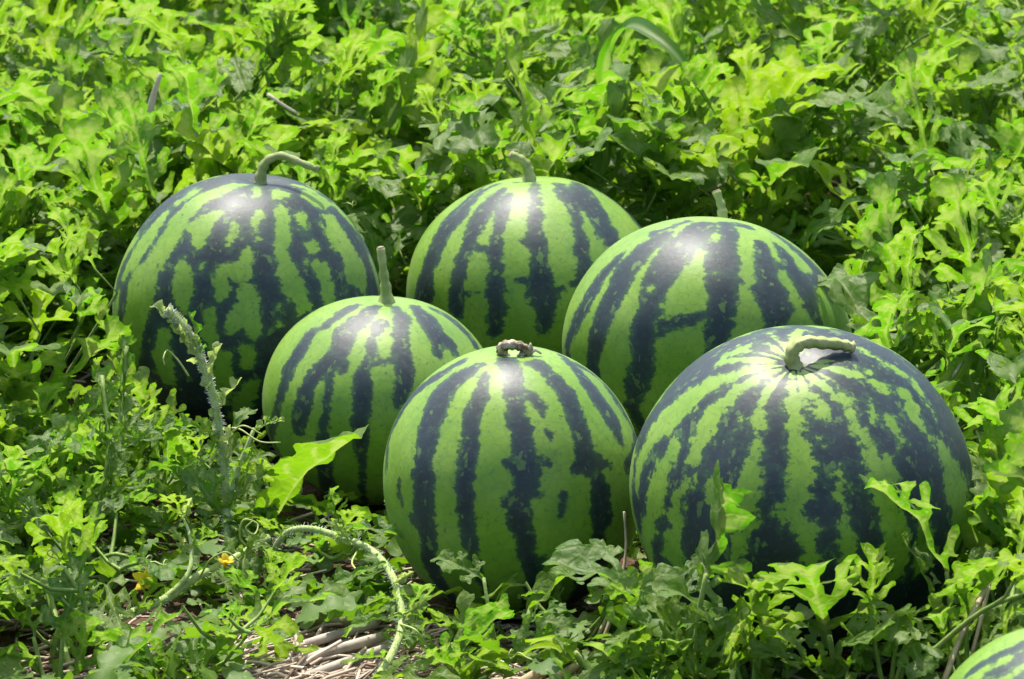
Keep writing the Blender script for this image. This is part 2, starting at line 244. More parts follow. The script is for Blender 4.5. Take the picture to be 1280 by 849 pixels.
STROKES = {
5: ('L', [
'D -392 -57 916 45 -559 -87 823 68 -744 -1 666 80 -872 -32 486 80 -942 -69 324 57 -957 -215 185 40',
'D -262 -238 934 45 -413 -294 860 101 -551 -392 734 129 -598 -510 615 124 -634 -612 468 97 -653 -676 337 79 -645 -728 227 91 -658 -750 -14 105 -630 -744 -215 78 -615 -647 -447 88 -561 -590 -577 81 -485 -510 -708 70 -373 -393 -838 54 -167 -176 -969 24',
'D -632 -708 309 52 -730 -641 228 24',
'D -737 -667 -88 40 -633 -769 -71 55',
'D -205 -372 903 30 -238 -550 798 59 -306 -684 660 73 -310 -809 496 70 -339 -883 320 75 -349 -922 159 70 -335 -939 -57 71 -311 -928 -196 63 -245 -895 -368 26 -225 -823 -518 24 -195 -715 -668 21 -151 -551 -819 16 -64 -234 -969 6',
'D -59 -175 981 71 -8 -407 912 81 4 -534 843 68 16 -657 751 68 53 -786 612 80 78 -868 487 90 90 -919 379 104 90 -969 222 99 41 -992 106 79 53 -997 -15 86 91 -975 -194 69 141 -920 -360 62 155 -777 -607 65 140 -700 -698 58 120 -601 -788 50 93 -466 -878 39 47 -238 -969 19',
'D 41 -887 456 48 263 -884 382 19',
'D 90 -979 175 71 201 -961 182 23',
'D -45 -918 391 19 41 -908 413 23',
'D -82 -987 129 19 -8 -990 129 28',
'D 66 -558 825 37 166 -618 766 48 215 -662 715 38 210 -712 667 15',
'D 169 -255 950 72 294 -372 878 78 405 -502 762 88 478 -639 599 78 514 -728 450 75 539 -754 371 108',
'D 476 -810 337 52 590 -730 339 53 719 -623 303 22',
'D 628 -737 242 47 641 -757 112 90 663 -744 -65 99 631 -750 -188 62 599 -643 -473 142 513 -310 -798 171 461 -278 -841 153 398 -240 -883 133 319 -193 -926 106 207 -125 -969 69',
'D 368 -917 145 40 351 -935 15 19',
'D 239 -773 585 13 277 -785 551 21',
'D 353 114 927 34 502 -149 850 62 637 -329 694 97 751 -385 533 91 790 -450 413 41',
'D 491 32 869 45 664 116 736 62 790 -56 608 68 889 -67 450 25 938 -36 341 29',
'D 920 -61 383 39 940 -185 279 102 846 -470 243 43',
'D -842 -517 143 25 -842 -534 48 42 -829 -556 4 20',
'D 141 -908 -389 24 228 -921 -310 24',
'L 4 -916 398 17',
'L 722 -509 466 39 786 -497 363 41']),
4: ('L', [
'D -249 -148 955 36 -373 -239 894 62 -494 -347 795 39',
'D -599 -335 725 60 -688 -445 570 81 -791 -501 347 79 -827 -535 163 61 -859 -504 -64 67 -894 -312 -315 62 -827 -289 -478 57 -722 -252 -642 50 -557 -195 -805 38 -229 -80 -969 16',
'D -98 -213 970 50 -198 -403 891 90 -330 -516 788 105 -357 -636 681 96 -392 -713 578 101 -527 -719 449 75 -620 -738 260 78 -644 -759 76 93 -670 -730 -123 71',
'D -316 -766 557 40 -334 -806 486 35',
'D -436 -766 468 25 -438 -845 302 30 -450 -886 98 35 -452 -873 -174 53 -451 -818 -353 66 -411 -671 -614 82 -358 -441 -820 65 -322 -397 -857 58 -279 -344 -895 50 -226 -279 -932 41 -153 -188 -969 27',
'D -679 -416 -601 62 -601 -389 -695 20 -541 -381 -747 48',
'D -47 -489 869 60 -110 -644 754 38 -114 -770 625 42 -185 -867 459 65 -158 -941 294 78 -176 -979 89 69 -158 -969 -179 61 -128 -899 -414 33 -116 -747 -652 19 -104 -671 -731 17 -89 -576 -810 14 -69 -448 -889 11 -37 -239 -969 6',
'D -303 -946 -102 33 -200 -973 -100 39',
'D -100 -821 559 27 79 -796 597 33',
'D 63 -194 977 30 124 -409 902 65 117 -629 766 66 135 -773 617 81 166 -872 457 84 149 -928 338 57 116 -965 226 27',
'D 217 -133 965 46 346 -338 873 96 407 -508 757 79 417 -640 642 39',
'D 418 -437 794 70 515 -485 704 75 559 -523 641 38',
'D 385 -60 919 36 543 -66 835 78 664 -126 734 78 751 -186 631 62',
'L 349 -570 741 18']),
3: ('L', [
'D -637 -587 496 36 -756 -564 327 72 -839 -533 85 82 -888 -452 -62 72 -926 -322 -188 41 -871 -303 -383 38 -768 -267 -578 34 -596 -207 -773 26 -229 -79 -969 10',
'D -348 -634 688 51 -475 -691 542 97 -572 -715 398 110 -636 -750 173 94 -686 -725 16 85 -713 -680 -160 86 -727 -593 -341 68 -671 -547 -498 63 -584 -476 -655 55 -450 -367 -812 42 -188 -153 -969 17',
'D -109 -586 801 92 -194 -742 639 109 -301 -848 431 127 -372 -897 230 104 -376 -922 71 87 -409 -901 -133 86 -376 -865 -327 80 -409 -766 -493 91 -425 -647 -630 47 -383 -582 -715 42 -328 -500 -799 36 -255 -388 -884 28 -133 -202 -969 14',
'D -293 -952 -63 45 -185 -981 -28 50 -47 -997 30 30',
'D -307 -940 -139 22 -244 -963 -97 29',
'D 34 -532 844 53 79 -741 664 59 47 -843 532 103 62 -948 306 103 89 -990 96 89 82 -992 -82 84 91 -970 -216 55 85 -909 -404 51 75 -800 -592 45 58 -620 -780 35 22 -241 -969 13',
'D -42 -801 595 59 18 -828 558 79',
'D 131 -933 331 35 186 -919 342 23',
'D 289 -660 691 53 343 -788 508 85 363 -854 367 85 407 -871 267 128 447 -881 143 102 445 -894 12 63',
'D 287 -910 294 41 410 -878 241 90 515 -828 214 42',
'D 402 -565 718 41 520 -664 534 76 612 -671 415 98 665 -697 262 70 720 -669 172 34',
'D 608 -645 459 49 748 -375 545 72',
'D 339 -295 892 25 450 -363 814 46 555 -391 732 66 708 -370 598 87 796 -423 428 82',
'D 136 -478 866 56 194 -468 860 36',
'D -217 -494 840 25 -323 -554 764 30 -431 -565 701 36',
'D 382 -751 534 49 440 -728 522 24',
'L -402 -891 202 23 -381 -897 216 14',
'L 11 -928 367 15',
'L -255 -965 2 18',
'L -310 -945 88 28']),
2: ('L', [
'D -259 -66 962 31 -390 -152 906 38 -538 -358 760 77 -660 -390 640 100 -733 -470 489 86 -794 -508 329 85 -826 -535 166 125 -871 -488 -12 85',
'D -647 -285 705 54 -620 -243 743 31',
'D -205 -253 944 34 -292 -396 869 77 -415 -576 701 82 -487 -672 555 60 -544 -743 385 53 -584 -782 208 75 -574 -816 47 57',
'D -542 -816 195 25 -412 -882 222 10',
'D -167 -390 903 48 -206 -538 815 54 -244 -691 678 42 -273 -788 549 62 -270 -882 382 57 -285 -930 226 75 -282 -955 65 67 -297 -949 -84 62',
'D -410 -720 557 15 -316 -772 548 35',
'D -225 -946 227 21 -200 -951 227 9',
'D 38 -135 988 31 41 -513 856 47 36 -706 705 50 40 -802 593 81 59 -892 444 54 62 -953 290 97 74 -982 166 111 86 -993 57 76 64 -992 -90 51',
'D -60 -792 605 19 -10 -807 587 35',
'D -121 -940 314 14 -37 -948 312 21',
'D 160 -958 231 25 228 -941 243 14',
'D 227 -211 949 42 291 -378 877 72 345 -532 771 49 364 -668 646 39 375 -768 516 62 406 -830 378 52 351 -891 282 42 296 -919 254 17',
'D 376 -37 924 54 412 -301 858 135 492 -417 762 117 554 -520 647 94 618 -568 540 97 666 -579 465 70',
'D 326 -360 872 77 411 -353 839 97',
'D 508 -606 609 30 551 -592 585 35',
'D 436 8 898 19 592 43 802 42 725 37 686 54 824 -32 563 62',
'D -332 64 939 19 -487 -188 851 31 -629 -282 722 38',
'L -81 -955 278 11 -71 -945 313 6',
'L 66 -536 840 6']),
1: ('D', [
'L -678 -199 705 55 -775 -277 564 111 -861 -296 410 111 -935 -256 239 55',
'L -123 -136 981 33 -267 -230 934 58 -409 -263 872 83 -555 -380 738 102 -638 -486 594 107 -731 -540 412 107 -804 -535 254 172 -814 -572 86 143 -835 -532 -130 133 -820 -438 -363 100 -754 -403 -514 92 -656 -351 -666 80 -506 -270 -817 61 -214 -114 -969 26',
'L -495 -131 857 66 -576 -157 800 44',
'L -281 -493 821 34 -406 -545 731 108 -413 -661 624 43',
'L -525 -717 455 75 -513 -791 327 91 -486 -847 209 49',
'L -178 -623 760 46 -205 -721 659 35',
'L -11 -524 849 35 -35 -605 793 43 -10 -693 719 22',
'L -29 -222 973 32 -34 -339 938 39',
'L -70 -776 624 43 -79 -855 509 69 -237 -843 479 61 -227 -903 360 63',
'L -49 -921 381 71 -27 -961 270 86 20 -989 133 67',
'L -147 -977 140 57 -75 -960 265 67 -37 -922 382 67',
'L 152 -426 890 50 171 -593 784 62 169 -740 648 56 224 -832 504 86 299 -866 396 87 356 -881 305 64 325 -911 249 30',
'L 291 -445 845 49 338 -535 772 40',
'L 388 -625 675 58',
'L 460 -702 539 69 527 -732 428 63 537 -760 361 69',
'L 145 -260 953 67 88 -343 933 21',
'L 341 -116 931 55 392 -179 900 100 486 -107 866 55',
'L 523 -307 793 70 592 -416 688 133 680 -435 587 103 733 -460 497 152 800 -463 376 75',
'L 600 6 798 55 701 0 711 75 796 30 601 94 881 -92 460 72 941 -109 314 50',
'L -298 -929 212 45 -297 -951 69 71 -251 -965 -47 46',
'L -185 -974 -114 74 -164 -918 -358 71 -138 -876 -458 43',
'L -11 -998 -41 62 -4 -991 -118 52',
'L 58 -958 -275 53 -2 -917 -395 79 -38 -805 -589 66',
'L -616 -785 -34 65 -600 -760 -242 104 -556 -756 -342 79',
'L 187 -936 294 29',
'L 185 -965 178 22',
'L -960 -261 85 55 -958 -263 -93 78 -933 -259 -244 55',
'L 253 -30 965 27 356 -32 932 44',
'L -384 -776 496 20',
'L -109 -914 386 14',
'L 445 -419 789 27',
'L 370 -719 586 16',
'L -469 -614 631 13',
'L -669 -685 283 19',
'L 662 -638 388 21']),
6: ('D', [
'L -161 -37 985 19 -272 -68 958 39 -384 -81 918 61 -552 -109 824 90 -699 -144 698 134 -800 -156 576 107 -891 -204 400 75 -927 -265 259 64',
'L -148 -83 984 21 -249 -160 954 35 -351 -218 909 50 -460 -323 825 86 -518 -403 752 80 -564 -495 658 63',
'L -661 -349 662 53 -740 -423 520 91 -791 -478 377 112 -836 -514 184 85 -896 -422 -126 107',
'L -576 -571 582 35 -650 -605 455 58 -678 -662 315 57 -698 -707 98 107',
'L -123 -154 979 13 -155 -270 949 20 -188 -395 897 44 -214 -526 821 38 -232 -656 716 77 -255 -763 591 82 -269 -850 449 72 -331 -901 274 47',
'L 11 -131 990 16 -4 -337 940 57 8 -503 862 59 38 -642 764 82 30 -758 648 77 -27 -848 526 82 62 -888 452 69 82 -952 290 57',
'L -95 -839 533 36',
'L 86 -222 969 20 144 -367 917 54 161 -425 889 28',
'L 145 -541 826 32',
'L 246 -646 720 32 245 -736 629 65 262 -787 556 28',
'L 277 -831 479 52 282 -876 387 61 286 -912 287 71',
'L 38 -80 995 15 120 -165 977 22 201 -236 949 29 304 -308 899 51 327 -402 853 42 383 -485 784 53 423 -551 717 57 467 -623 624 118 471 -684 553 78 527 -728 435 91 548 -780 295 99 559 -820 109 91',
'L 407 -230 882 23 441 -336 830 34',
'L 532 -317 783 44 593 -410 690 37',
'L 397 -70 913 27 500 -81 860 52',
'L 616 -63 783 59',
'L 661 -165 730 85 701 -231 672 44',
'L 338 247 906 32 432 182 881 34 526 143 836 37 666 103 737 37 717 9 695 40 768 -61 635 42',
'L 757 -235 607 43 845 -277 454 93 891 -328 309 150 919 -370 122 139 890 -452 2 134',
'L -455 -635 621 49 -472 -712 516 38',
'L -292 -408 863 16 -345 -494 796 18',
'L -264 203 941 42 -394 137 907 64 -453 104 883 37',
'L -93 84 990 13 -162 366 914 23',
'L -46 101 992 16 5 363 930 37',
'L 197 261 943 32 55 258 963 26',
'L 154 -31 986 19 293 -68 952 33 431 -22 900 23',
'L 699 -624 344 61 704 -674 216 77 710 -699 63 101',
'L -174 16 983 20 -294 46 953 24 -417 105 901 31',
'L 450 -541 708 15 518 -530 668 35']),
7: ('L', [
'D -315 -225 920 53 -386 -270 880 44 -573 -243 780 33 -701 -241 669 33',
'D -309 -358 879 51 -420 -429 797 58 -548 -418 722 35',
'D -298 -540 785 47 -354 -574 736 58'])}

LABELS = {
 1: 'dark watermelon with broken light green blotches and a hooked stalk, left of the heap',
 2: 'striped watermelon at the back of the heap, its short stalk bent left',
 3: 'light green watermelon with broad dark stripes, directly behind the biggest one',
 4: 'smallest striped watermelon with a straight upright stalk, beside the dark blotchy one',
 5: 'round striped watermelon at the front centre with a withered brown stalk stub on top',
 6: 'biggest watermelon, dark with speckled light streaks and a stalk bent over its top',
 7: 'watermelon cut off by the bottom right corner, only its striped shoulder in view'}
def ell(k):
    m = MELONS[k]; X = Vector(m['x']); Z = Vector(m['z']); Y = Z.cross(X)
    M3 = Matrix((X, Y, Z)).transposed(); return Vector(m['c']), M3, m['r']
def surf_shape(k, n):
    """small departures from the ellipsoid: soft lumps, a dimple round the stalk"""
    x, y, z = n
    lump = 0.020 * noise.noise(Vector((x * 1.3 + k * 5, y * 1.3, z * 1.3)))
    rho = math.hypot(x, y)
    dim = -0.045 * math.exp(-(rho / 0.16) ** 2) if z > 0 else -0.05 * math.exp(-(rho / 0.2) ** 2)
    flute = 0.0028 * math.cos(math.atan2(y, x) * 10 + k) * (1 - z * z)
    return 1 + lump + dim + flute
def stripe_field(k, N):
    base, strokes = STROKES[k]; face = np.array(MELONS[k]['face'])
    az = np.arctan2(N[:, 1], N[:, 0]); rho = np.hypot(N[:, 0], N[:, 1])
    # hidden side: a ring of stripes of uneven width that wander
    rg = np.random.default_rng(k * 11 + 3); n = 13 if k != 6 else 16; fld = np.full(len(N), -0.3)
    for i in range(n):
        a0 = 2 * PI * (i + rg.uniform(-.2, .2)) / n; wob = 0.10 * np.sin(N[:, 2] * rg.uniform(2, 5) + rg.uniform(0, 6)) + 0.05 * np.sin(N[:, 2] * rg.uniform(8, 13) + rg.uniform(0, 6))
        d = np.abs((az - a0 - wob + PI) % (2 * PI) - PI) * rho
        wd = rg.uniform(0.075, 0.13) * ({1: 1.0, 6: .72}[k] if base == 'D' else 1.0) * (0.75 + 0.35 * np.sin(N[:, 2] * rg.uniform(4, 8) + rg.uniform(0, 6))) * np.clip(rho * 1.6, .12, 1)
        fld = np.maximum(fld, wd - d)
    tr = np.full(len(N), 0.2 if base == 'D' else -0.2)
    for s in strokes:
        a = s.split(); q = np.array(list(map(int, a[1:])), dtype=float).reshape(-1, 4) / 999.0
        dmin = np.full(len(N), 9.0)
        if len(q) == 1: dmin = np.linalg.norm(N - q[0, :3], axis=1) - q[0, 3]
        for A, B in zip(q[:-1], q[1:]):
            ab = B[:3] - A[:3]; L = max(ab @ ab, 1e-9); t = np.clip((N - A[:3]) @ ab / L, 0, 1)
            dmin = np.minimum(dmin, np.linalg.norm(N - (A[:3] + t[:, None] * ab), axis=1) - (A[3] + t * (B[3] - A[3])))
        tr = np.maximum(tr, -dmin) if a[0] == 'D' else np.minimum(tr, dmin)
    b = np.clip((N @ face - (.12 if base == 'D' else .02)) / (.22 if base == 'D' else .14), 0, 1)
    b = np.where(N[:, 2] > 0.93, np.maximum(b, np.clip((N[:, 2] - .93) / .03, 0, 1) * (N @ face > -0.35)), b)
    tr = tr + {1: .008, 6: .020}.get(k, .010)
    pol = np.exp(-(rho / (.30 if k == 6 else .13)) ** 2) * (N[:, 2] > 0)
    streak = .6 + .5 * np.sin(az * 17 + k) + .3 * np.sin(az * 26 + 2 * k)
    tr = tr - pol * streak * (.09 if k == 6 else .06) * np.clip(rho * 8, .3, 1)
    return np.clip(tr * b + fld * (1 - b), -0.25, 0.25)
def make_melon(k):
    c, M3, (rx, rz) = ell(k)
    root = empty('watermelon', c, LABELS[k], 'watermelon', 'watermelons heaped in the vine field')
    na, nt = (340, 170) if k != 7 else (160, 80); V = []; N = []; Fc = []
    for j in range(nt + 1):
        th = PI * j / nt; z = math.cos(th); s = math.sin(th)
        for i in range(na if 0 < j < nt else 1):
            ph = 2 * PI * i / na; N.append((s * math.cos(ph), s * math.sin(ph), z))
    for n in N:
        g = surf_shape(k, n); V.append(M3 @ Vector((n[0] * rx * g, n[1] * rx * g, n[2] * rz * g)))
    idx = lambda j, i: 0 if j == 0 else (1 + (nt - 1) * na if j == nt else 1 + (j - 1) * na + i % na)
    for j in range(nt):
        for i in range(na):
            q = [idx(j, i), idx(j + 1, i), idx(j + 1, i + 1), idx(j, i + 1)]
            Fc.append(tuple(dict.fromkeys(q)))
    me = mesh('rind', V, Fc, RIND); Na = np.array(N)
    attr(me, 'speckle', np.full(len(Na), {6: 1.0, 1: .35}.get(k, .1)))
    attr(me, 'stripe', stripe_field(k, Na)); rho = np.hypot(Na[:, 0], Na[:, 1])
    attr(me, 'pole', np.where(Na[:, 2] > 0, np.exp(-(rho / (0.30 if k == 6 else 0.10)) ** 2), 0))
    link('rind', me, root); return root, c, M3, rx, rz
STALK = {  # offsets from the stalk's foot, metres: right, away, up
 1: ([(0, 0, -.006), (.001, 0, .012), (.008, 0, .026), (.024, -.004, .033), (.045, -.006, .026), (.066, -.008, .018)], .0056, .0036),
 2: ([(0, 0, -.006), (-.001, 0, .010), (-.004, 0, .021), (-.012, -.002, .029), (-.023, -.004, .034)], .0062, .0048),
 3: ([(0, 0, -.006), (.001, 0, .012), (-.001, .004, .024), (-.006, .008, .038)], .006, .004),
 4: ([(0, 0, -.006), (-.001, 0, .015), (-.003, 0, .032), (-.006, 0, .060)], .0058, .0034),
 5: ([(-.006, 0, -.004), (-.010, -.003, .004), (-.010, -.008, .010), (-.003, -.012, .013), (.006, -.012, .012), (.012, -.010, .008), (.015, -.008, .003)], .0048, .0036),
 6: ([(0, 0, -.006), (-.004, -.003, .007), (-.002, -.004, .015), (.008, -.001, .020), (.024, .004, .018), (.040, .010, .015), (.050, .012, .012)], .0056, .0042),
 7: ([(0, 0, -.006), (0, 0, .02), (.02, 0, .03)], .007, .005)}
for k in MELONS:
    root, c, M3, rx, rz = make_melon(k)
    foot = M3 @ Vector((0, 0, rz * surf_shape(k, (0, 0, 1))))
    pts, r0, r1 = STALK[k]; path = [foot + Vector(p) for p in smooth_path(pts, 5)]; n = len(path)
    rad = [r0 + (r1 - r0) * i / (n - 1) + (0 if k == 5 else r0 * 1.1 * math.exp(-i / 1.6)) + (0.0012 if i == n - 1 else 0) + 0.0006 * math.sin(i * 1.7 + k) for i in range(n)]
    T = Tubes(); T.add(path, r0, sides=12, ridge=0.15, rad=rad)
    st = link('stalk', T.mesh('stalk', WITHERED if k == 5 else PEDUNCLE), root)
    if k != 5:
        d = (path[-1] - path[-2]).normalized(); T = Tubes(); T.add([path[-1] - d * .001, path[-1] + d * .0015], rad[-1] * .86, sides=8); link('cut_end', T.mesh('cut_end', CORK), st)
    else:
        T = Tubes()
        for a in range(5):
            p0 = path[-2]; T.add([p0, p0 + Vector((.007 * math.cos(a * 1.2), -.003, .004 + .006 * math.sin(a * 1.3))), p0 + Vector((.012 * math.cos(a * 1.2), -.002, .004 * math.sin(a * 1.9)))], .0028, .001, sides=5)
        link('withered_tip', T.mesh('withered_tip', HUSK), st)

# ------------------------------------------------------------------ leaf blades
def leaf_blade(seed, step=0.036, wide=1.0, fold=0.3, bend=0.6, ruffle=0.03, lobes=4, sub=True, long=1.0):
    """Outline = union of tapered lobes along a midrib, cut from a triangle grid; returns verts, faces, vein, edge. Length 1 along +Y."""
    r = random.Random(seed); ax = []     # (a, b, w0, w1)
    ax.append((Vector((0, 0)), Vector((0, .55)), .045 * wide, .07 * wide)); ax.append((Vector((0, .55)), Vector((0, .93)), .07 * wide, .075 * wide))
    twist = []
    for sd in (-1, 1):
        for i in range(lobes):
            t = .14 + .66 * i / max(1, lobes - 1) * (1 if lobes > 1 else 0) + r.uniform(-.035, .035)
            ln = (.40 - .30 * abs(i / max(1, lobes - 1) - .33) ** 1.0) * r.uniform(.8, 1.15) * long
            an = math.radians(56 - 20 * i / max(1, lobes - 1) + r.uniform(-9, 9)) if i else math.radians(r.uniform(62, 80))
            d = Vector((sd * math.sin(an), math.cos(an))); a = Vector((0, t)); m = a + d * ln * .6; d2 = (d + Vector((0, .6))).normalized(); b = m + d2 * ln * .42
            w = r.uniform(.052, .07) * wide
            ax.append((a, m, w * .75, w)); ax.append((m, b, w, w * 1.08))
            if sub:
                for s2 in (-1, 1):
                    q = a + d * ln * r.uniform(.45, .68); e = Vector((d.x * .55 + s2 * d.y * .8, d.y * .55 - s2 * d.x * .8)).normalized()
                    ax.append((q, q + e * ln * r.uniform(.24, .40), w * .8, w * .72))
    for sd in (-1, 1): ax.append((Vector((0, .78)), Vector((sd * r.uniform(.10, .15), r.uniform(.90, .96))), .05 * wide, .05 * wide))
    ph = r.uniform(0, 9)
    def fld(x, y):
        best = -9; vein = 9
        for a, b, w0, w1 in ax:
            dx, dy = b.x - a.x, b.y - a.y; L = dx * dx + dy * dy; t = ((x - a.x) * dx + (y - a.y) * dy) / L; t = 0 if t < 0 else 1 if t > 1 else t
            d = math.hypot(x - a.x - t * dx, y - a.y - t * dy); best = max(best, w0 + (w1 - w0) * t - d); vein = min(vein, d / (.6 if a.x == 0 else 1))
        return best + .015 * math.sin(x * 41 + ph) * math.sin(y * 37 + ph * 2) - .004, vein
    nxg = int(1.3 / step); nyg = int(1.14 / step); G = {}
    for j in range(nyg + 1):
        for i in range(nxg + 1):
            x = -.65 + i * step; y = -.06 + j * step; G[i, j] = (x, y, *fld(x, y))
    V = []; VV = []; ED = []; F = []; cache = {}
    def vert(p):
        if p in cache: return cache[p]
        g = G[p]; cache[p] = len(V); V.append((g[0], g[1])); VV.append(g[3]); ED.append(g[2]); return cache[p]
    def cut(p, q):
        k = (p, q) if p < q else (q, p)
        if k in cache: return cache[k]
        a, b = G[k[0]], G[k[1]]; t = a[2] / (a[2] - b[2]); t = min(.97, max(.03, t)); cache[k] = len(V)
        V.append((a[0] + t * (b[0] - a[0]), a[1] + t * (b[1] - a[1]))); VV.append(a[3] + t * (b[3] - a[3])); ED.append(0); return cache[k]
    for j in range(nyg):
        for i in range(nxg):
            A, B, C_, D = (i, j), (i + 1, j), (i + 1, j + 1), (i, j + 1)
            for tri in (((A, B, C_), (A, C_, D)) if (i + j) % 2 else ((A, B, D), (B, C_, D))):
                ins = [p for p in tri if G[p][2] > 0]
                if len(ins) == 3: F.append(tuple(vert(p) for p in tri))
                elif len(ins) == 2:
                    o = [p for p in tri if p not in ins][0]; n_ = tri.index(o); p1, p2 = tri[(n_ + 1) % 3], tri[(n_ + 2) % 3]
                    F.append((vert(p1), vert(p2), cut(p2, o), cut(p1, o)))
                elif len(ins) == 1:
                    o = ins[0]; n_ = tri.index(o); F.append((vert(o), cut(o, tri[(n_ + 1) % 3]), cut(o, tri[(n_ + 2) % 3])))
    out = []; s1 = r.uniform(0, 50)
    for (x, y), e in zip(V, ED):
        ed = max(0, 1 - e / .06)
        z = fold * abs(x) - .55 * fold * x * x * 2 + ruffle * ed * math.sin(17 * y + 9 * abs(x) + ph) + .035 * noise.noise(Vector((x * 4 + s1, y * 4, .5))) + .10 * abs(x) * noise.noise(Vector((x * 2.2 + s1, y * 3.5, 4.5))) * 2
        z -= .012 * max(0, 1 - abs(x) / .03)
        k = bend * (1 + .25 * math.sin(s1)); a = k * y
        yy = math.sin(a) / k if abs(k) > 1e-3 else y; zz = -(1 - math.cos(a)) / k if abs(k) > 1e-3 else 0
        out.append((x * (1 - .10 * fold), yy - z * math.sin(a) * -1 * 0 + z * math.sin(a), zz + z * math.cos(a)))
    return out, F, VV, ED
def leaf_mesh(name, mat, *a, **k):
    v, f, vein, ed = leaf_blade(*a, **k); me = mesh(name, v, f, mat); attr(me, 'vein', vein); return me
BLADES = [leaf_mesh('melon_leaf', LEAF, s, wide=w, fold=fo, bend=b, ruffle=ru, lobes=lo, long=lg) for s, w, fo, b, ru, lo, lg in
          [(1, .70, .30, .7, .03, 4, .95), (2, .78, .22, 1.0, .03, 4, .9), (3, .80, .45, .5, .035, 4, .95), (4, .66, .6, .9, .03, 4, .9), (5, .80, .25, 1.2, .03, 3, .9),
           (6, .86, .45, .6, .04, 3, .85), (7, .70, .2, 1.4, .03, 4, 1.0), (8, .74, .7, .4, .04, 4, .8), (9, .72, .35, -.5, .03, 4, .9), (10, .92, .35, .8, .03, 4, .8), (11, .62, .4, .3, .03, 4, .8), (12, .66, .55, 1.3, .035, 4, .85)]]
YOUNG = [leaf_mesh('young_leaf', LEAF, s, wide=.8, fold=.75, bend=b, ruffle=.05, lobes=3, long=.62, step=.05) for s, b in ((21, .3), (22, -.4), (23, .9))]
FURLED = [leaf_mesh('furled_leaf', DOWNY, s, wide=.8, fold=.9, bend=b, ruffle=.06, lobes=4, long=.5, step=.05) for s, b in ((24, .5), (25, -.7), (26, 1.2))]
BROAD = leaf_mesh('broad_leaf', LEAF, 52, wide=1.7, fold=.55, bend=.35, ruffle=.045, lobes=4, sub=False, long=.55)
WEEDS = [leaf_mesh('weed_leaf', WEED, s, wide=w, fold=.15, bend=b, ruffle=.02, lobes=3, sub=False, long=lg, step=.055) for s, w, b, lg in ((31, 1.5, .6, .7), (32, 1.2, 1.0, .8), (33, 1.9, .4, .55))]

def frame_for(p, d, n):
    y = Vector(d).normalized(); z = Vector(n) - y * Vector(n).dot(y)
    if z.length < 1e-4: z = y.orthogonal()
    z.normalize(); x = y.cross(z); return Matrix((x, y, z)).transposed().to_4x4()
def put_leaf(root, me, p, d, n, size, wid=1.0, name='leaf', mirror=False):
    """p, d, n in world directions; p relative to the root's own origin"""
    M = Matrix.Translation(p) @ frame_for(p, d, n) @ Matrix.Diagonal((size * wid * (-1 if mirror else 1), size, size, 1))
    return link(name, me, root, M)

# ------------------------------------------------------------------ where random foliage may not grow
EYE = Vector((0, 0, 0.84))
ELL = {k: ell(k) for k in MELONS}
VISIBLE_FROM = {1: 0.075, 2: 0.05, 3: 0.05, 4: 0.045, 5: 0.055, 6: 0.112, 7: 0.12}     # height above which each melon stands free of leaves in front
def blocked(p, pad=1.0):
    for k, (c, M3, (rx, rz)) in ELL.items():
        q = M3.transposed() @ (p - c)
        if (q.x / rx) ** 2 + (q.y / rx) ** 2 + (q.z / rz) ** 2 < 1.04 * pad: return True
        # sight line to the melon's free part
        o = M3.transposed() @ (EYE - c); d = M3.transposed() @ (p - EYE)
        o = Vector((o.x / rx, o.y / rx, o.z / rz)); d = Vector((d.x / rx, d.y / rx, d.z / rz))
        A = d.dot(d); B = o.dot(d); Cc = o.dot(o) - 1.0 * pad; D = B * B - A * Cc
        if D > 0:
            t = (-B - math.sqrt(D)) / A
            if t > 1.0:
                hitp = EYE + (p - EYE) * t
                if hitp.z > VISIBLE_FROM[k] + 0.012 * math.sin(p.x * 40): return True
    return False
CLEAR = []      # (x, y, z, radius): single stems, leaves and flowers that nothing grows in front of
CLR = None
def in_clear(p):
    global CLR
    if CLR is None or len(CLR) != len(CLEAR): CLR = np.array(CLEAR)
    e = CLR[:, :3] - np.array(EYE); L = np.linalg.norm(e, axis=1); q = np.array(p - EYE); t = e @ q / L
    dist = np.sqrt(np.maximum(0, q @ q - t * t))
    return bool(np.any((dist < CLR[:, 3]) & (t < L - .004)))
def leaf_ok(p, d, s):
    d = Vector(d).normalized()
    if in_clear(p + d * s * .5) or in_clear(p + d * s * .9): return False
    return not (blocked(p) or blocked(p + d * s * .5) or blocked(p + d * s))

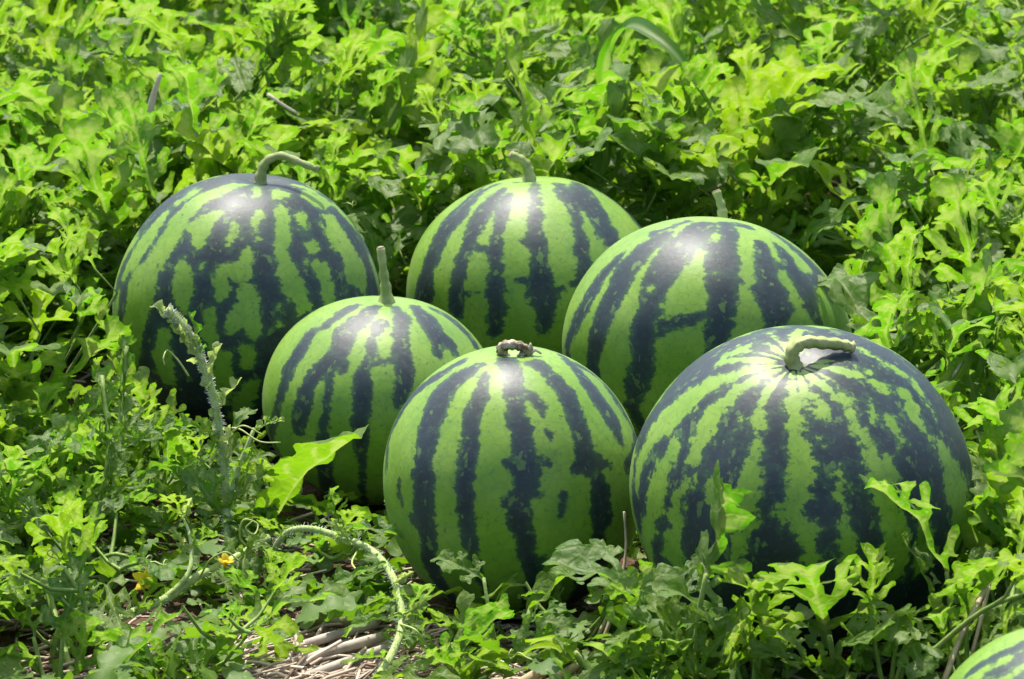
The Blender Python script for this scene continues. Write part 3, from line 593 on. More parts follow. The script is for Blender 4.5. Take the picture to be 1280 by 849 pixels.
# ------------------------------------------------------------------ foreground shoots and leaves that stand out one by one
def hairs(root, path, rads, n, ln, seed=3):
    r = random.Random(seed); T = Tubes()
    for i in range(n):
        k = r.uniform(0, len(path) - 1.01); j = int(k); p = path[j].lerp(path[j + 1], k - j); d = (path[j + 1] - path[j]).normalized()
        o = Vector((r.gauss(0, 1), r.gauss(0, 1), r.gauss(0, 1))); o = (o - d * o.dot(d)).normalized(); q = p + o * (rads[0] + (rads[1] - rads[0]) * k / len(path)) * .95
        T.add([q, q + (o + d * r.uniform(-.2, .6)).normalized() * ln * r.uniform(.5, 1.2)], .00035, .00015, sides=3, cap=False)
    tag(link('hair', T.mesh('hair', HAIR), root), kind='stuff')
def hero(name, label, cat, stems, leaves, tendrils=(), smat=None, group=None, fuzz=0):
    """stems: [(points, r0, r1)], leaves: [(blade, base, tip, normal, width)] in world metres"""
    b = Vector(stems[0][0][0]) if stems else Vector(leaves[0][1]); root = empty(name, b, label, cat, group)
    if stems:
        T = Tubes()
        for pts, r0, r1 in stems:
            path = [Vector(p) - b for p in smooth_path(pts, 5)]; T.add(path, r0, r1, sides=7)
        link('stem', T.mesh('stem', smat or STEM), root)
        if fuzz: pts, r0, r1 = stems[0]; hairs(root, [Vector(p) - b for p in smooth_path(pts, 5)], (r0, r1), fuzz, .0035)
    for pts, r0, r1 in stems: CLEAR.extend((*q, (.008 if smat else .005) + r0) for q in smooth_path(pts, 3) if q.z > .02)
    for me, p, q, n, w in leaves:
        p, q = Vector(p), Vector(q); d = q - p; CLEAR.extend((*p.lerp(q, f), d.length * .15 * w) for f in (.35, .65, .95)); put_leaf(root, me, p - b, d, n, d.length * 1.06, w)
    for pts in tendrils:
        T = Tubes(); T.add([Vector(p) - b for p in smooth_path(pts, 6)], .0011, .0007, sides=5); link('tendril', T.mesh('tendril', TENDRIL), root)
    return root
B = BLADES
UP = (0, -.35, 1); FACE = (0, -1, .35); AWAY = (0, 1, .5)
def seg(pts, *more): return pts
def L2(me, pts, n, w=1.0): return (me, pts[0], pts[1], n, w)
P = [(0.266,2.000,0.053), (0.264,2.000,0.085)]
hero('watermelon_vine', 'vine sprig with one bright hand-shaped leaf standing before the biggest melon', 'vine',
     [([(0.274,2.030,0.023), (0.269,2.010,0.059), (0.263,2.000,0.088)], .0035, .0022)],
     [L2(B[0], [(0.265,2.020,0.073), (0.236,1.985,0.190)], (.1, 1, .12), 1.2), L2(B[8], [(0.268,2.000,0.049), (0.313,1.970,0.117)], (-.3, -.6, .8), .9), L2(B[3], [(0.265,1.990,0.053), (0.209,1.970,0.103)], (.3, -.6, .8), .8)])
hero('watermelon_vine', 'vine sprig with narrow upright folded leaf against the left foot of the biggest melon', 'vine',
     [([(0.154,2.020,0.027), (0.154,2.000,0.099), (0.160,2.000,0.142)], .003, .002)],
     [L2(YOUNG[0], [(0.162,2.030,0.129), (0.183,1.990,0.228)], (.9, .8, .3), 1.3), L2(B[3], [(0.151,2.000,0.049), (0.131,2.000,0.128)], (.5, -.9, .3), .9), L2(B[8], [(0.195,2.020,0.045), (0.194,2.000,0.151)], (.2, -.9, .9), .75),
      L2(B[2], [(0.153,2.000,0.053), (0.174,1.980,0.107)], (0, -.6, .8), 1.0)])
hero('watermelon_vine', 'vine sprig whose silvery lobed leaf points left between the two front melons', 'vine',
     [([(0.116,2.030,0.023), (0.125,2.020,0.070), (0.131,2.020,0.100)], .0035, .0022)],
     [L2(B[0], [(0.132,2.020,0.097), (0.047,2.050,0.169)], (.45, -.5, .9), .95), L2(B[1], [(0.131,2.020,0.095), (0.154,2.030,0.151)], (-.3, -.9, .5), .9), L2(B[4], [(0.124,2.020,0.063), (0.067,1.980,0.084)], UP, .9), L2(B[2], [(0.125,2.020,0.077), (0.167,2.000,0.120)], UP, .8)])
hero('watermelon_vine', 'long yellow-green leaf on a low sprig slanting across the foot of the front centre melon', 'vine',
     [([(0.080,2.000,0.028), (0.071,2.020,0.041), (0.054,2.050,0.055)], .003, .002)],
     [L2(B[6], [(0.059,2.030,0.057), (-0.062,2.120,0.091)], (.2, .5, 1), .62), L2(B[1], [(0.072,2.000,0.046), (0.099,1.990,0.095)], UP, .8)])
hero('watermelon_vine', 'grey-green folded leaf with a bright right edge, leaning on the front centre melon', 'vine',
     [([(0.007,2.120,0.017), (0.014,2.130,0.054), (0.017,2.140,0.063)], .003, .0022)],
     [L2(BROAD, [(0.017,2.140,0.062), (0.077,2.160,0.118)], (-.9, -.35, .5), .8), L2(B[5], [(0.014,2.120,0.054), (0.035,2.100,0.087)], UP, .9)])
hero('watermelon_vine', 'small dark leaf lying in shade against the lower left of the front centre melon', 'vine',
     [([(-0.013,2.120,0.028), (-0.020,2.125,0.063), (-0.025,2.140,0.090)], .002, .0016)], [L2(B[9], [(-0.025,2.140,0.089), (-0.071,2.160,0.112)], (.1, -.9, .6), .9)])
hero('watermelon_vine', 'sprig with one big bright folded leaf raised in front of the smallest melon', 'vine',
     [([(-0.253,2.420,0.019), (-0.247,2.430,0.036), (-0.242,2.440,0.054)], .0035, .0025)],
     [L2(BROAD, [(-0.244,2.460,0.038), (-0.173,2.420,0.154)], (-.75, .65, .35), 1.15), L2(B[9], [(-0.244,2.440,0.046), (-0.258,2.460,0.094)], (.4, -.9, .5), .9)])
hero('watermelon_vine', 'thick hairy pale runner bent downward at the left of the front centre melon', 'vine runner',
     [([(-0.241,2.360,0.021), (-0.220,2.330,0.064), (-0.196,2.300,0.083), (-0.163,2.280,0.082), (-0.129,2.240,0.081), (-0.106,2.180,0.074), (-0.097,2.130,0.054), (-0.103,2.090,0.040), (-0.117,2.050,0.028)], .0030, .0038)],
     [L2(B[9], [(-0.104,2.260,0.090), (-0.182,2.300,0.102)], (.1, -.2, 1), .55), L2(B[5], [(-0.116,2.200,0.082), (-0.174,2.200,0.071)], UP, .9), L2(B[1], [(-0.164,2.270,0.084), (-0.140,2.270,0.123)], (.2, .8, .5), .9), L2(FURLED[0], [(-0.148,2.250,0.084), (-0.164,2.250,0.106)], FACE, 1), L2(FURLED[1], [(-0.106,2.170,0.074), (-0.083,2.160,0.091)], FACE, 1), L2(B[3], [(-0.101,2.150,0.066), (-0.130,2.130,0.082)], (.1, .7, .6), .9), L2(FURLED[2], [(-0.099,2.130,0.058), (-0.078,2.120,0.072)], FACE, 1), L2(B[0], [(-0.108,2.080,0.036), (-0.144,2.060,0.058)], (.1, .7, .6), .9), L2(B[1], [(-0.216,2.320,0.067), (-0.233,2.330,0.090)], (.2, .8, .5), .9), L2(B[5], [(-0.099,2.130,0.058), (-0.157,2.150,0.051)], UP, .8), L2(B[1], [(-0.099,2.100,0.054), (-0.056,2.100,0.047)], UP, .9), L2(B[2], [(-0.116,2.050,0.033), (-0.053,2.000,0.058)], UP, .8)],
     [[(-0.143,2.240,0.080), (-0.146,2.220,0.075), (-0.134,2.200,0.072), (-0.123,2.200,0.074)], [(-0.098,2.120,0.054), (-0.084,2.100,0.056), (-0.075,2.100,0.043), (-0.070,2.100,0.030)]], HAIRY, fuzz=450)
hero('watermelon_vine', 'fuzzy upright shoot tip nodding left in front of the dark blotchy melon', 'vine shoot',
     [([(-0.276,2.360,0.031), (-0.280,2.400,0.067), (-0.284,2.420,0.110), (-0.289,2.430,0.148), (-0.298,2.440,0.186), (-0.312,2.450,0.221), (-0.325,2.450,0.243), (-0.340,2.450,0.260)], .0034, .0042), ([(-0.283,2.410,0.064), (-0.267,2.410,0.113), (-0.253,2.420,0.147)], .003, .002)],
     [L2(YOUNG[0], [(-0.308,2.450,0.212), (-0.312,2.450,0.256)], (1, -.4, .2), .5), L2(YOUNG[2], [(-0.291,2.430,0.136), (-0.348,2.450,0.161)], (.1, -.6, .8), .8), L2(YOUNG[1], [(-0.288,2.420,0.127), (-0.308,2.430,0.157)], (-.4, -.8, .3), .9), L2(YOUNG[2], [(-0.283,2.410,0.064), (-0.332,2.400,0.133)], (.5, -.6, .5), .9),
      L2(YOUNG[0], [(-0.253,2.420,0.143), (-0.232,2.420,0.158)], (0, -.4, 1), .7), L2(YOUNG[1], [(-0.268,2.410,0.080), (-0.248,2.400,0.133)], (-.6, -.7, .3), .8), L2(B[1], [(-0.280,2.400,0.059), (-0.314,2.380,0.114)], FACE, 1), *[L2(FURLED[i % 3], q, nn, 1.0) for i, (q, nn) in list(enumerate((
  ([(-0.319,2.450,0.229), (-0.347,2.450,0.268)], (.6, -.7, .4)), ([(-0.316,2.450,0.225), (-0.341,2.450,0.272)], (-.6, -.7, .3)), ([(-0.314,2.450,0.220), (-0.334,2.440,0.264)], (.2, -.9, .4)), ([(-0.308,2.450,0.204), (-0.337,2.450,0.247)], (.5, -.6, -.4)), ([(-0.307,2.450,0.200), (-0.315,2.450,0.249)], (-.7, -.6, .3)),
  ([(-0.301,2.440,0.186), (-0.326,2.440,0.226)], (.5, -.8, .2)), ([(-0.299,2.440,0.177), (-0.297,2.440,0.227)], (-.8, -.5, .2)), ([(-0.296,2.440,0.162), (-0.316,2.430,0.204)], (.6, -.7, .1)), ([(-0.290,2.430,0.148), (-0.291,2.430,0.197)], (-.6, -.7, .2)), ([(-0.287,2.420,0.127), (-0.309,2.420,0.176)], (.5, -.8, .3)),
  ([(-0.284,2.420,0.102), (-0.267,2.420,0.151)], (-.5, -.8, .3)), ([(-0.282,2.410,0.089), (-0.299,2.410,0.142)], (.5, -.8, .3)), ([(-0.253,2.420,0.147), (-0.226,2.420,0.159)], (0, -.6, 1)), ([(-0.263,2.410,0.121), (-0.269,2.410,0.170)], (.5, -.8, .3)), ([(-0.280,2.400,0.067), (-0.257,2.400,0.120)], (-.5, -.8, .3)), ([(-0.280,2.400,0.059), (-0.320,2.400,0.133)], (.5, -.8, .3)))))[::2] ]],
     [[(-0.320,2.450,0.192), (-0.330,2.450,0.208), (-0.340,2.450,0.218), (-0.343,2.440,0.213), (-0.342,2.440,0.206)], [(-0.275,2.420,0.147), (-0.265,2.410,0.148), (-0.246,2.400,0.139), (-0.226,2.400,0.138)], [(-0.275,2.420,0.143), (-0.261,2.400,0.155), (-0.242,2.400,0.145)]], HAIRY, fuzz=1500)
hero('watermelon_vine', 'ruffled upright leaf sprig leaning across the right flank of the biggest melon', 'vine',
     [([(0.371,2.030,0.080), (0.369,2.040,0.105), (0.367,2.050,0.127)], .003, .002)],
     [L2(B[3], [(0.369,2.060,0.120), (0.317,2.030,0.251)], (.7, .75, .3), .55), L2(B[7], [(0.354,2.030,0.110), (0.334,2.040,0.163)], (.9, -.6, .3), .7), L2(B[2], [(0.367,2.030,0.102), (0.397,2.030,0.151)], FACE, .8)])
for pts, lab in (([(-0.397,2.420,0.048), (-0.396,2.460,0.106), (-0.395,2.500,0.154), (-0.391,2.520,0.205)], 'tall lobed leaf sprig left of the fuzzy shoot, its tip against the dark melon'), ([(-0.410,2.350,0.034), (-0.405,2.400,0.075), (-0.399,2.430,0.124), (-0.409,2.470,0.187)], 'slender downy sprig standing at the left edge of the dark melon')):
    p = [Vector(q) for q in pts]
    hero('watermelon_vine', lab, 'vine', [(pts, .003, .002)], [(B[3], p[1], p[2] + Vector((.02, 0, .02)), (.8, -.6, .3), .7), (B[0], p[1], p[1] + Vector((.045, -.02, .05)), (-.5, -.7, .5), .8), (B[8], p[0], p[0] + Vector((-.06, -.01, .05)), (.4, -.6, .6), .8),
         (YOUNG[0], p[2], p[3] + Vector((0, 0, .01)), (.5, -.8, 0), .8), (YOUNG[1], p[2], p[2] + Vector((-.03, 0, .04)), (.6, -.7, .3), .9), (B[1], p[0], p[0] + Vector((.05, -.03, .03)), UP, .8)])
hero('watermelon_vine', 'dark green shaded sprig with small lobes near the left edge of the view', 'vine',
     [([(-0.387,2.120,0.002), (-0.409,2.180,0.024), (-0.430,2.240,0.057), (-0.447,2.280,0.121)], .0035, .002)],
     [L2(YOUNG[0], [(-0.425,2.230,0.048), (-0.451,2.250,0.077)], (.2, -.9, .3), 1), L2(YOUNG[1], [(-0.428,2.240,0.057), (-0.408,2.250,0.084)], (.2, -.9, .3), 1), L2(B[3], [(-0.438,2.260,0.089), (-0.458,2.280,0.129)], (.2, -.9, .3), .7), L2(YOUNG[2], [(-0.409,2.180,0.028), (-0.433,2.200,0.032)], (.2, -.9, .3), 1), L2(YOUNG[2], [(-0.408,2.180,0.024), (-0.386,2.200,0.040)], (.2, -.9, .3), 1)])
r1 = hero('watermelon_vine', 'pale runner with open yellow flower curving through the front left tangle', 'vine runner',
     [([(-0.379,2.200,0.021), (-0.353,2.220,0.026), (-0.323,2.250,0.030), (-0.297,2.280,0.041), (-0.267,2.320,0.045), (-0.236,2.360,0.054)], .0045, .0038), ([(-0.323,2.250,0.030), (-0.302,2.270,0.050), (-0.304,2.300,0.075), (-0.317,2.330,0.090)], .0032, .0010)],
     [L2(B[9], [(-0.260,2.320,0.045), (-0.237,2.330,0.072)], FACE, .9), L2(B[5], [(-0.360,2.220,0.025), (-0.399,2.220,0.052)], UP, .9), L2(B[1], [(-0.315,2.325,0.085), (-0.321,2.310,0.131)], (.1, .85, .4), .9), L2(FURLED[1], [(-0.314,2.320,0.085), (-0.298,2.310,0.115)], FACE, 1), L2(FURLED[0], [(-0.303,2.290,0.063), (-0.317,2.280,0.087)], FACE, 1), L2(B[3], [(-0.302,2.290,0.068), (-0.272,2.280,0.096)], (.1, .7, .6), .9), L2(B[2], [(-0.345,2.220,0.028), (-0.320,2.210,0.071)], (.1, .8, .5), .8), L2(B[0], [(-0.285,2.290,0.044), (-0.246,2.260,0.034)], UP, .9)],
     [[(-0.247,2.330,0.049), (-0.259,2.320,0.067), (-0.254,2.310,0.088), (-0.241,2.310,0.084), (-0.243,2.300,0.077), (-0.251,2.300,0.083), (-0.245,2.300,0.090)], [(-0.292,2.270,0.045), (-0.281,2.260,0.065), (-0.266,2.260,0.073), (-0.253,2.260,0.064)]], HAIRY, fuzz=300)
def flower(root, p, size, n, name='flower'):
    CLEAR.append((*p, size * 1.1 + .016)); p = Vector(p) - root.location; T = Tubes(); n = Vector(n).normalized(); T.add([p - n * size * .5, p, p + n * size * .25], size * .12, size * .2, sides=7); f = link(name, T.mesh('flower', PETAL), root)
    v = []; fc = []
    for i in range(7):
        t = i / 6; w = .30 * math.sin(PI * (t * .8 + .12)); z = .25 * t + .1 * math.sin(t * 3)
        for x in (-1, -.5, 0, .5, 1): v.append((x * w, t, z - .10 * abs(x) * t + .05 * math.sin(x * 5 + t * 6)))
    for i in range(6):
        for j in range(4): a = i * 5 + j; fc.append((a, a + 1, a + 6, a + 5))
    me = mesh('petal', v, fc, PETAL); a0 = n.orthogonal().normalized(); b0 = n.cross(a0)
    for i in range(5):
        an = 2 * PI * i / 5; d = a0 * math.cos(an) + b0 * math.sin(an) + n * random.uniform(.1, .9)
        M = Matrix.Translation(p) @ frame_for(p, d, n) @ Matrix.Scale(size * random.uniform(.8, 1.1), 4); link('petal', me, f, M)
flower(r1, [(-0.332,2.220,0.058)][0], .018, (-.3, -.75, .6)); flower(r1, [(-0.271,2.300,0.048)][0], .011, (.3, -.3, 1), 'flower_bud')
# grass, dead stalks and reeds
def blade(label, pts, w, mat=GRASS, name='grass_blade', cat='grass', face=(0, -.8, .6)):
    P = smooth_path(pts, 5); b = Vector(pts[0]); v = []; f = []; n = len(P)
    for i, p in enumerate(P):
        d = (P[min(n - 1, i + 1)] - P[max(0, i - 1)]).normalized(); s = d.cross(Vector(face)).normalized(); nn = s.cross(d); t = i / (n - 1); ww = w * (min(1, t * 5 + .35)) * (1 - t ** 3) + .0004
        for x in (-1, -.5, 0, .5, 1): v.append(Vector(p) - b + s * ww * x + nn * ww * .45 * (x * x))
    for i in range(n - 1):
        for j in range(4): a = i * 5 + j; f.append((a, a + 1, a + 6, a + 5))
    me = mesh(name, v, f, mat); attr(me, 'vein', [abs(x) * .05 for _ in P for x in (-1, -.5, 0, .5, 1)]); CLEAR.extend((*q, w * 1.5) for q in P[6:]); o = link(name, me); o.location = b; return tag(o, label, cat)
blade('broad dark grass blade arching over the leaves behind the back melons', [(0.128,3.620,0.283), (0.137,3.580,0.357), (0.158,3.500,0.408), (0.188,3.440,0.406), (0.224,3.400,0.377), (0.270,3.360,0.308)], .0140)
def stick(name, label, cat, pts, r0, r1, mat=DRY, more=()):
    CLEAR.extend((*q, r0 + .002) for q in smooth_path(pts, 3)); b = Vector(pts[0]); T = Tubes(); T.add([Vector(p) - b for p in smooth_path(pts, 4)], r0, r1, sides=7, ridge=.05)
    for q in more: T.add([Vector(p) - b for p in smooth_path(q, 4)], r0 * .7, r1 * .8, sides=6)
    o = link(name, T.mesh(name, mat)); o.location = b; return tag(o, label, cat)
stick('dry_twig', 'forked dry twig leaning at the bottom right beside the cut-off melon', 'twig', [(0.346,1.930,0.070), (0.364,1.960,0.100), (0.381,1.980,0.123), (0.394,2.000,0.136)], .0026, .0022, more=[[(0.394,2.000,0.135), (0.383,1.970,0.117), (0.373,1.950,0.093)]])
stick('dry_straw', 'thin brown straw standing between the two front melons', 'straw', [(0.075,2.140,0.032), (0.093,2.160,0.066), (0.102,2.180,0.100), (0.100,2.180,0.138)], .0022, .0010)
stick('dry_straw', 'shorter brown straw leaning beside the thin one between the front melons', 'straw', [(0.080,2.150,0.024), (0.089,2.160,0.047), (0.095,2.180,0.074)], .0022, .0018)
stick('reed_stalk', 'olive flat reed stalk lying across the straw at the bottom', 'reed', [(-0.199,2.240,0.013), (-0.166,2.230,0.016), (-0.135,2.220,0.019)], .0062, .0060, OLIVE)
for i, (pts, r, lab) in enumerate((([(-0.217,2.160,0.007), (-0.174,2.190,0.013), (-0.125,2.220,0.017)], .0050, 'grey reed under the olive stalk, uppermost of the sloping bundle'), ([(-0.226,2.120,0.006), (-0.171,2.150,0.014), (-0.116,2.180,0.020)], .0056, 'grey reed in the middle of the sloping bundle'), ([(-0.207,2.100,0.001), (-0.156,2.130,0.011), (-0.107,2.150,0.022)], .005, 'grey reed lowest in the sloping bundle'),
        ([(0.000,2.080,0.009), (0.028,2.100,0.019), (0.058,2.120,0.028)], .0055, 'pale reed stub at the bottom centre, left of its pair'), ([(0.022,2.070,0.010), (0.042,2.090,0.017), (0.061,2.100,0.026)], .005, 'pale reed stub at the bottom centre, right of its pair'))):
    stick('reed_stalk', lab, 'reed', pts, r, r * .9, DRY if i > 2 else REED)
for pts, r, lab in (([(-0.326,3.400,0.330), (-0.306,3.380,0.320), (-0.285,3.370,0.309)], .0026, 'short pale dead twig above the hooked stalk of the dark melon'), ([(-0.565,3.300,0.282), (-0.534,3.280,0.273), (-0.500,3.260,0.262)], .0025, 'pale dead twig slanting down at the left among the vines'), ([(0.395,2.620,0.173), (0.412,2.640,0.190), (0.431,2.660,0.205)], .0022, 'upper thin dead twig right of the biggest melon'), ([(0.443,2.500,0.175), (0.456,2.520,0.186), (0.469,2.540,0.197)], .0022, 'lower thin dead twig right of the biggest melon')):
    stick('dead_twig', lab, 'twig', pts, r, r * .7, HUSK)
CLEAR.extend((x, y, .01, .035) for x in (-.17, -.11) for y in (2.10,))
stick('dead_leaf', 'pale rolled dead leaf standing among the vines behind the dark melon', 'dead leaf', [(-0.494,3.400,0.276), (-0.486,3.400,0.304), (-0.479,3.400,0.330), (-0.469,3.400,0.358)], .0075, .003, HUSK)
def sprig(label, foot, tops, size, seed, dark=0.3):
    """a short shoot whose leaves rise from one foot, faces turned to the sun behind"""
    r = random.Random(seed); f = Vector(foot); stems = []; lv = []
    for q in tops:
        q = Vector(q); s = size * r.uniform(.8, 1.15); d = (q - f); d.z = 0; d = (d * 1.5 + Vector((r.uniform(-.03, .03), -.03, .10))).normalized()
        b = q - d * s; stems.append(([f, f.lerp(b, .5) + Vector((0, 0, -.006)), b], .0026, .0018))
        n = Vector((r.gauss(0, .4), -.5, .9)) if r.random() < dark else Vector((r.gauss(0, .35), .8, .55)); lv.append((r.choice(BLADES), b, q, n, r.uniform(.8, 1.05)))
    return hero('watermelon_vine', label, 'vine', stems, lv)
sprig('spreading leaf sprig under the middle of the biggest melon, right of the hand-shaped leaf', [(0.312,1.990,0.032)][0], [(0.294,1.980,0.178), (0.331,1.970,0.165), (0.273,1.960,0.149), (0.308,1.940,0.140)], .10, 1, .15)
sprig('spreading leaf sprig under the left part of the biggest melon', [(0.199,1.990,0.032)][0], [(0.173,1.980,0.168), (0.205,1.980,0.179), (0.219,1.950,0.136), (0.155,1.950,0.128)], .10, 2, .15)
sprig('leaf sprig rising between the biggest melon and the cut-off corner melon', [(0.376,1.980,0.050)][0], [(0.361,1.990,0.177), (0.394,2.000,0.182), (0.342,1.960,0.138), (0.397,1.970,0.134)], .095, 3, .15)
sprig('leaf sprig at the bottom edge under the seam of the two front melons', [(0.107,2.000,0.021)][0], [(0.090,2.020,0.130), (0.127,2.010,0.148), (0.137,1.970,0.110), (0.069,1.990,0.102)], .095, 4, .15)
sprig('leaf sprig at the bottom edge, left of the pale reed stubs', [(-0.038,2.060,0.003)][0], [(-0.054,2.090,0.092), (-0.012,2.090,0.093), (-0.075,2.060,0.073), (0.000,2.050,0.073), (0.034,2.060,0.084)], .085, 5, .1)
sprig('bright leaf sprig at the lower left corner of the front centre melon', [(-0.086,2.160,0.024)][0], [(-0.078,2.140,0.095), (-0.048,2.120,0.082), (-0.098,2.120,0.069)], .065, 6, .1)
sprig('bright leaf sprig at the bottom left between the dark sprig and the straw patch', [(-0.286,2.060,-0.011)][0], [(-0.354,2.100,0.069), (-0.271,2.100,0.087), (-0.239,2.060,0.076), (-0.328,2.060,0.062)], .08, 7, .1)
sprig('bright leaf sprig in the lower left corner of the view', [(-0.397,2.080,-0.020)][0], [(-0.434,2.160,0.100), (-0.387,2.160,0.107), (-0.365,2.120,0.069), (-0.442,2.120,0.062)], .085, 8, .1)
sprig('bright leaf sprig at the foot of the smallest melon', [(-0.163,2.360,0.039)][0], [(-0.185,2.360,0.104), (-0.146,2.350,0.101), (-0.125,2.320,0.085), (-0.199,2.340,0.078)], .06, 9, .2)
sprig('bright leaf sprig below the fuzzy shoot in the front left tangle', [(-0.230,2.240,0.010)][0], [(-0.254,2.270,0.070), (-0.216,2.270,0.078), (-0.194,2.220,0.056), (-0.260,2.220,0.044)], .065, 10, .1)
CLEAR.extend(((-.44, 2.24, .01, .03), (-.36, 2.36, .01, .02)))


# ------------------------------------------------------------------ random vine shoots
def vine(x, y, height, nleaf, size, label, group, lean=None, upright=0.5, mats=None, seed=0, tendril=False):
    r = random.Random(seed); base = Vector((x, y, ground_z(x, y)))
    a = r.uniform(0, 2 * PI) if lean is None else lean
    out = Vector((math.cos(a), math.sin(a), 0)); path = [Vector((0, 0, -.01))]
    L = height * r.uniform(1.15, 1.5); cur = Vector((0, 0, 0)); el = r.uniform(.9, 1.35)
    for i in range(7):
        t = i / 6; e = el - (.55 + .5 * upright) * t * t; d = out * math.cos(e) + Vector((r.uniform(-.2, .2), r.uniform(-.2, .2), math.sin(e)))
        cur = cur + d * (L / 7); path.append(cur.copy())
    T = Tubes(); T.add(smooth_path(path, 2), .0035, .0018, sides=5)
    todo = []
    az = r.uniform(0, 6)
    for i in range(nleaf):
        t = .12 + .88 * (i + r.uniform(0, .6)) / nleaf; t = min(t, 1); k = t * 7; i0 = min(6, int(k)); p = path[i0].lerp(path[i0 + 1], k - i0)
        az += 2.4 + r.uniform(-.6, .6); o = Vector((math.cos(az), math.sin(az), 0))
        s = size * r.uniform(.75, 1.25) * (1 if t < .8 else .7)
        pl = s * r.uniform(.35, .75); tip = p + (o * .75 + Vector((0, 0, r.uniform(.3, 1.0)))).normalized() * pl
        mid = p.lerp(tip, .5) + Vector((0, 0, -.1 * pl)) 
        up = r.gauss(.35, .5) * (.5 + upright); d = (o + Vector((0, 0, up))).normalized()
        n = Vector((0, 0, 1)) - o * max(0, up) + Vector((r.gauss(0, .45), r.gauss(0, .45), r.gauss(0, .2)))
        if r.random() < .62:         # most blades turn their face to the sun
            n = Vector((r.gauss(-.12, .42), r.gauss(.85, .4), r.gauss(.62, .25))); o2 = (o * .55 + Vector((0, -.35, 1.3))); d = o2 - n * (o2.dot(n) / n.dot(n)); d.normalize()
        if tip.z + base.z < .012: tip.z = .012 + r.uniform(0, .02) - base.z
        if d.z * s + tip.z + base.z < 0: d.z = abs(d.z)
        if leaf_ok(base + tip, d, s): todo.append((tip, d, n, s, p, mid))
    if len(todo) < max(2, nleaf // 4): return None
    root = empty('watermelon_vine', base, label, 'vine', group)
    me_list = mats or BLADES
    for tip, d, n, s, p, mid in todo:
        T.add([p, mid, tip], .0022, .0014, sides=4, cap=False)
        put_leaf(root, r.choice(me_list), tip, d, n, s * 1.15, r.uniform(.6, .98), mirror=r.random() < .5)
    if not blocked(base + path[-1]):
        for i in range(3):
            an = az + i * 2.1; d = Vector((math.cos(an) * .5, math.sin(an) * .5, 1))
            if leaf_ok(base + path[-1], d, size * .5): put_leaf(root, r.choice(YOUNG), path[-1], d, Vector((-math.cos(an), -math.sin(an), .4)), size * r.uniform(.35, .55), 1)
    if any(blocked(base + q) for q in path):    # keep only the foot of a stem that would cross a melon
        T2 = Tubes()
        for tip, d, n, s, p, mid in todo: T2.add([Vector((0, 0, -.01)) + (tip - Vector((0, 0, tip.z))) * .25, mid, tip], .0022, .0014, sides=4, cap=False)
        T = T2
    link('stem', T.mesh('stem', STEM), root)
    if tendril: link('tendril', curl(path[-1], out + Vector((0, 0, .3)), .05, r), root)
    return root
def curl(p, d, ln, r, turns=2.0):
    d = Vector(d).normalized(); a = d.orthogonal().normalized(); b = d.cross(a); pts = []
    for i in range(28):
        t = i / 27; rr = .006 * max(0, (t - .35)) * 1.6; an = turns * 2 * PI * max(0, t - .3)
        pts.append(p + d * ln * (t if t < .6 else .6 + (t - .6) * .35) + a * rr * math.cos(an) + b * rr * math.sin(an) + Vector((0, 0, -.15 * ln * t * t)))
    T = Tubes(); T.add(pts, .0009, .0006, sides=4, cap=False); return T.mesh('tendril', TENDRIL)

seed = 100
SPOT = [(-.16, 'at the left edge'), (-.075, 'above the dark blotchy melon'), (-.03, 'right of the hooked stalk'), (.045, 'above the rearmost melon'), (.10, 'above the melon behind the biggest one'), (9, 'at the right edge')]
def back_label(x, y):
    s = next(n for lim, n in SPOT if x / y < lim)
    return ('vine shoot in the closest row ' if y < 3.6 else 'vine shoot in the middle rows ' if y < 4.3 else 'far vine shoot below the top rows ' if y < 5.3 else 'farthest vine shoot ') + s
def left_label(x, y): return 'vine shoot left of the dark blotchy melon, ' + ('beside its flank' if y < 2.95 else 'beside its shoulder') + (', at the frame edge' if x < -.17 * y else '')
def right_label(x, y): return 'vine shoot right of the biggest melon, ' + ('at its foot' if y < 2.4 else 'level with its shoulder' if y < 2.75 else 'above its shoulder') + (', at the frame edge' if x > .175 * y else '')
def low_label(x, y): return 'low vine shoot at the front left, ' + ('near the dark melon' if y > 2.5 else 'mid tangle' if y > 2.28 else 'at the bottom edge') + (', far left' if x < -.13 * y else ', near the smallest melon' if x > -.09 * y else '')
def foot_label(x, y): return 'low vine shoot ' + ('under the front centre melon' if x < .06 else 'under the left half of the biggest melon' if x < .22 else 'under the right half of the biggest melon' if x < .36 else 'beside the cut-off corner melon') + (', close to the camera' if y < 2.02 else '')
def scatter(x0, x1, y0, y1, gap, hfun, nleaf, size, label, group, keep=lambda x, y: True, **k):
    global seed; y = y0; row = 0
    while y < y1:
        w = .34 * y + .05 if k.get('fan', True) else 9; x = max(x0, -w) + (gap * .5 if row % 2 else 0)
        while x < min(x1, w):
            r = random.Random(seed); seed += 1
            px, py = x + r.uniform(-.35, .35) * gap, y + r.uniform(-.35, .35) * gap
            if keep(px, py) and not any((px - c.x) ** 2 + (py - c.y) ** 2 < (max(rr) + .0) ** 2 for c, _, rr in ELL.values()):
                vine(px, py, hfun(px, py) * r.uniform(.8, 1.2), nleaf, size, label(px, py), label(px, py).replace('vine shoot', 'vine shoots', 1), seed=seed, tendril=r.random() < .25, **{q: v for q, v in k.items() if q != 'fan'})
            x += gap
        y += gap * .85; row += 1
hole = lambda x, y, hx, hy, rx, ry: ((x - hx) / rx) ** 2 + ((y - hy) / ry) ** 2 < 1
holes = [(-.54, 2.95, .09, .19), (.60, 2.75, .06, .10), (-.16, 3.2, .11, .2)]
keep = lambda x, y: not any(hole(x, y, *h) for h in holes)
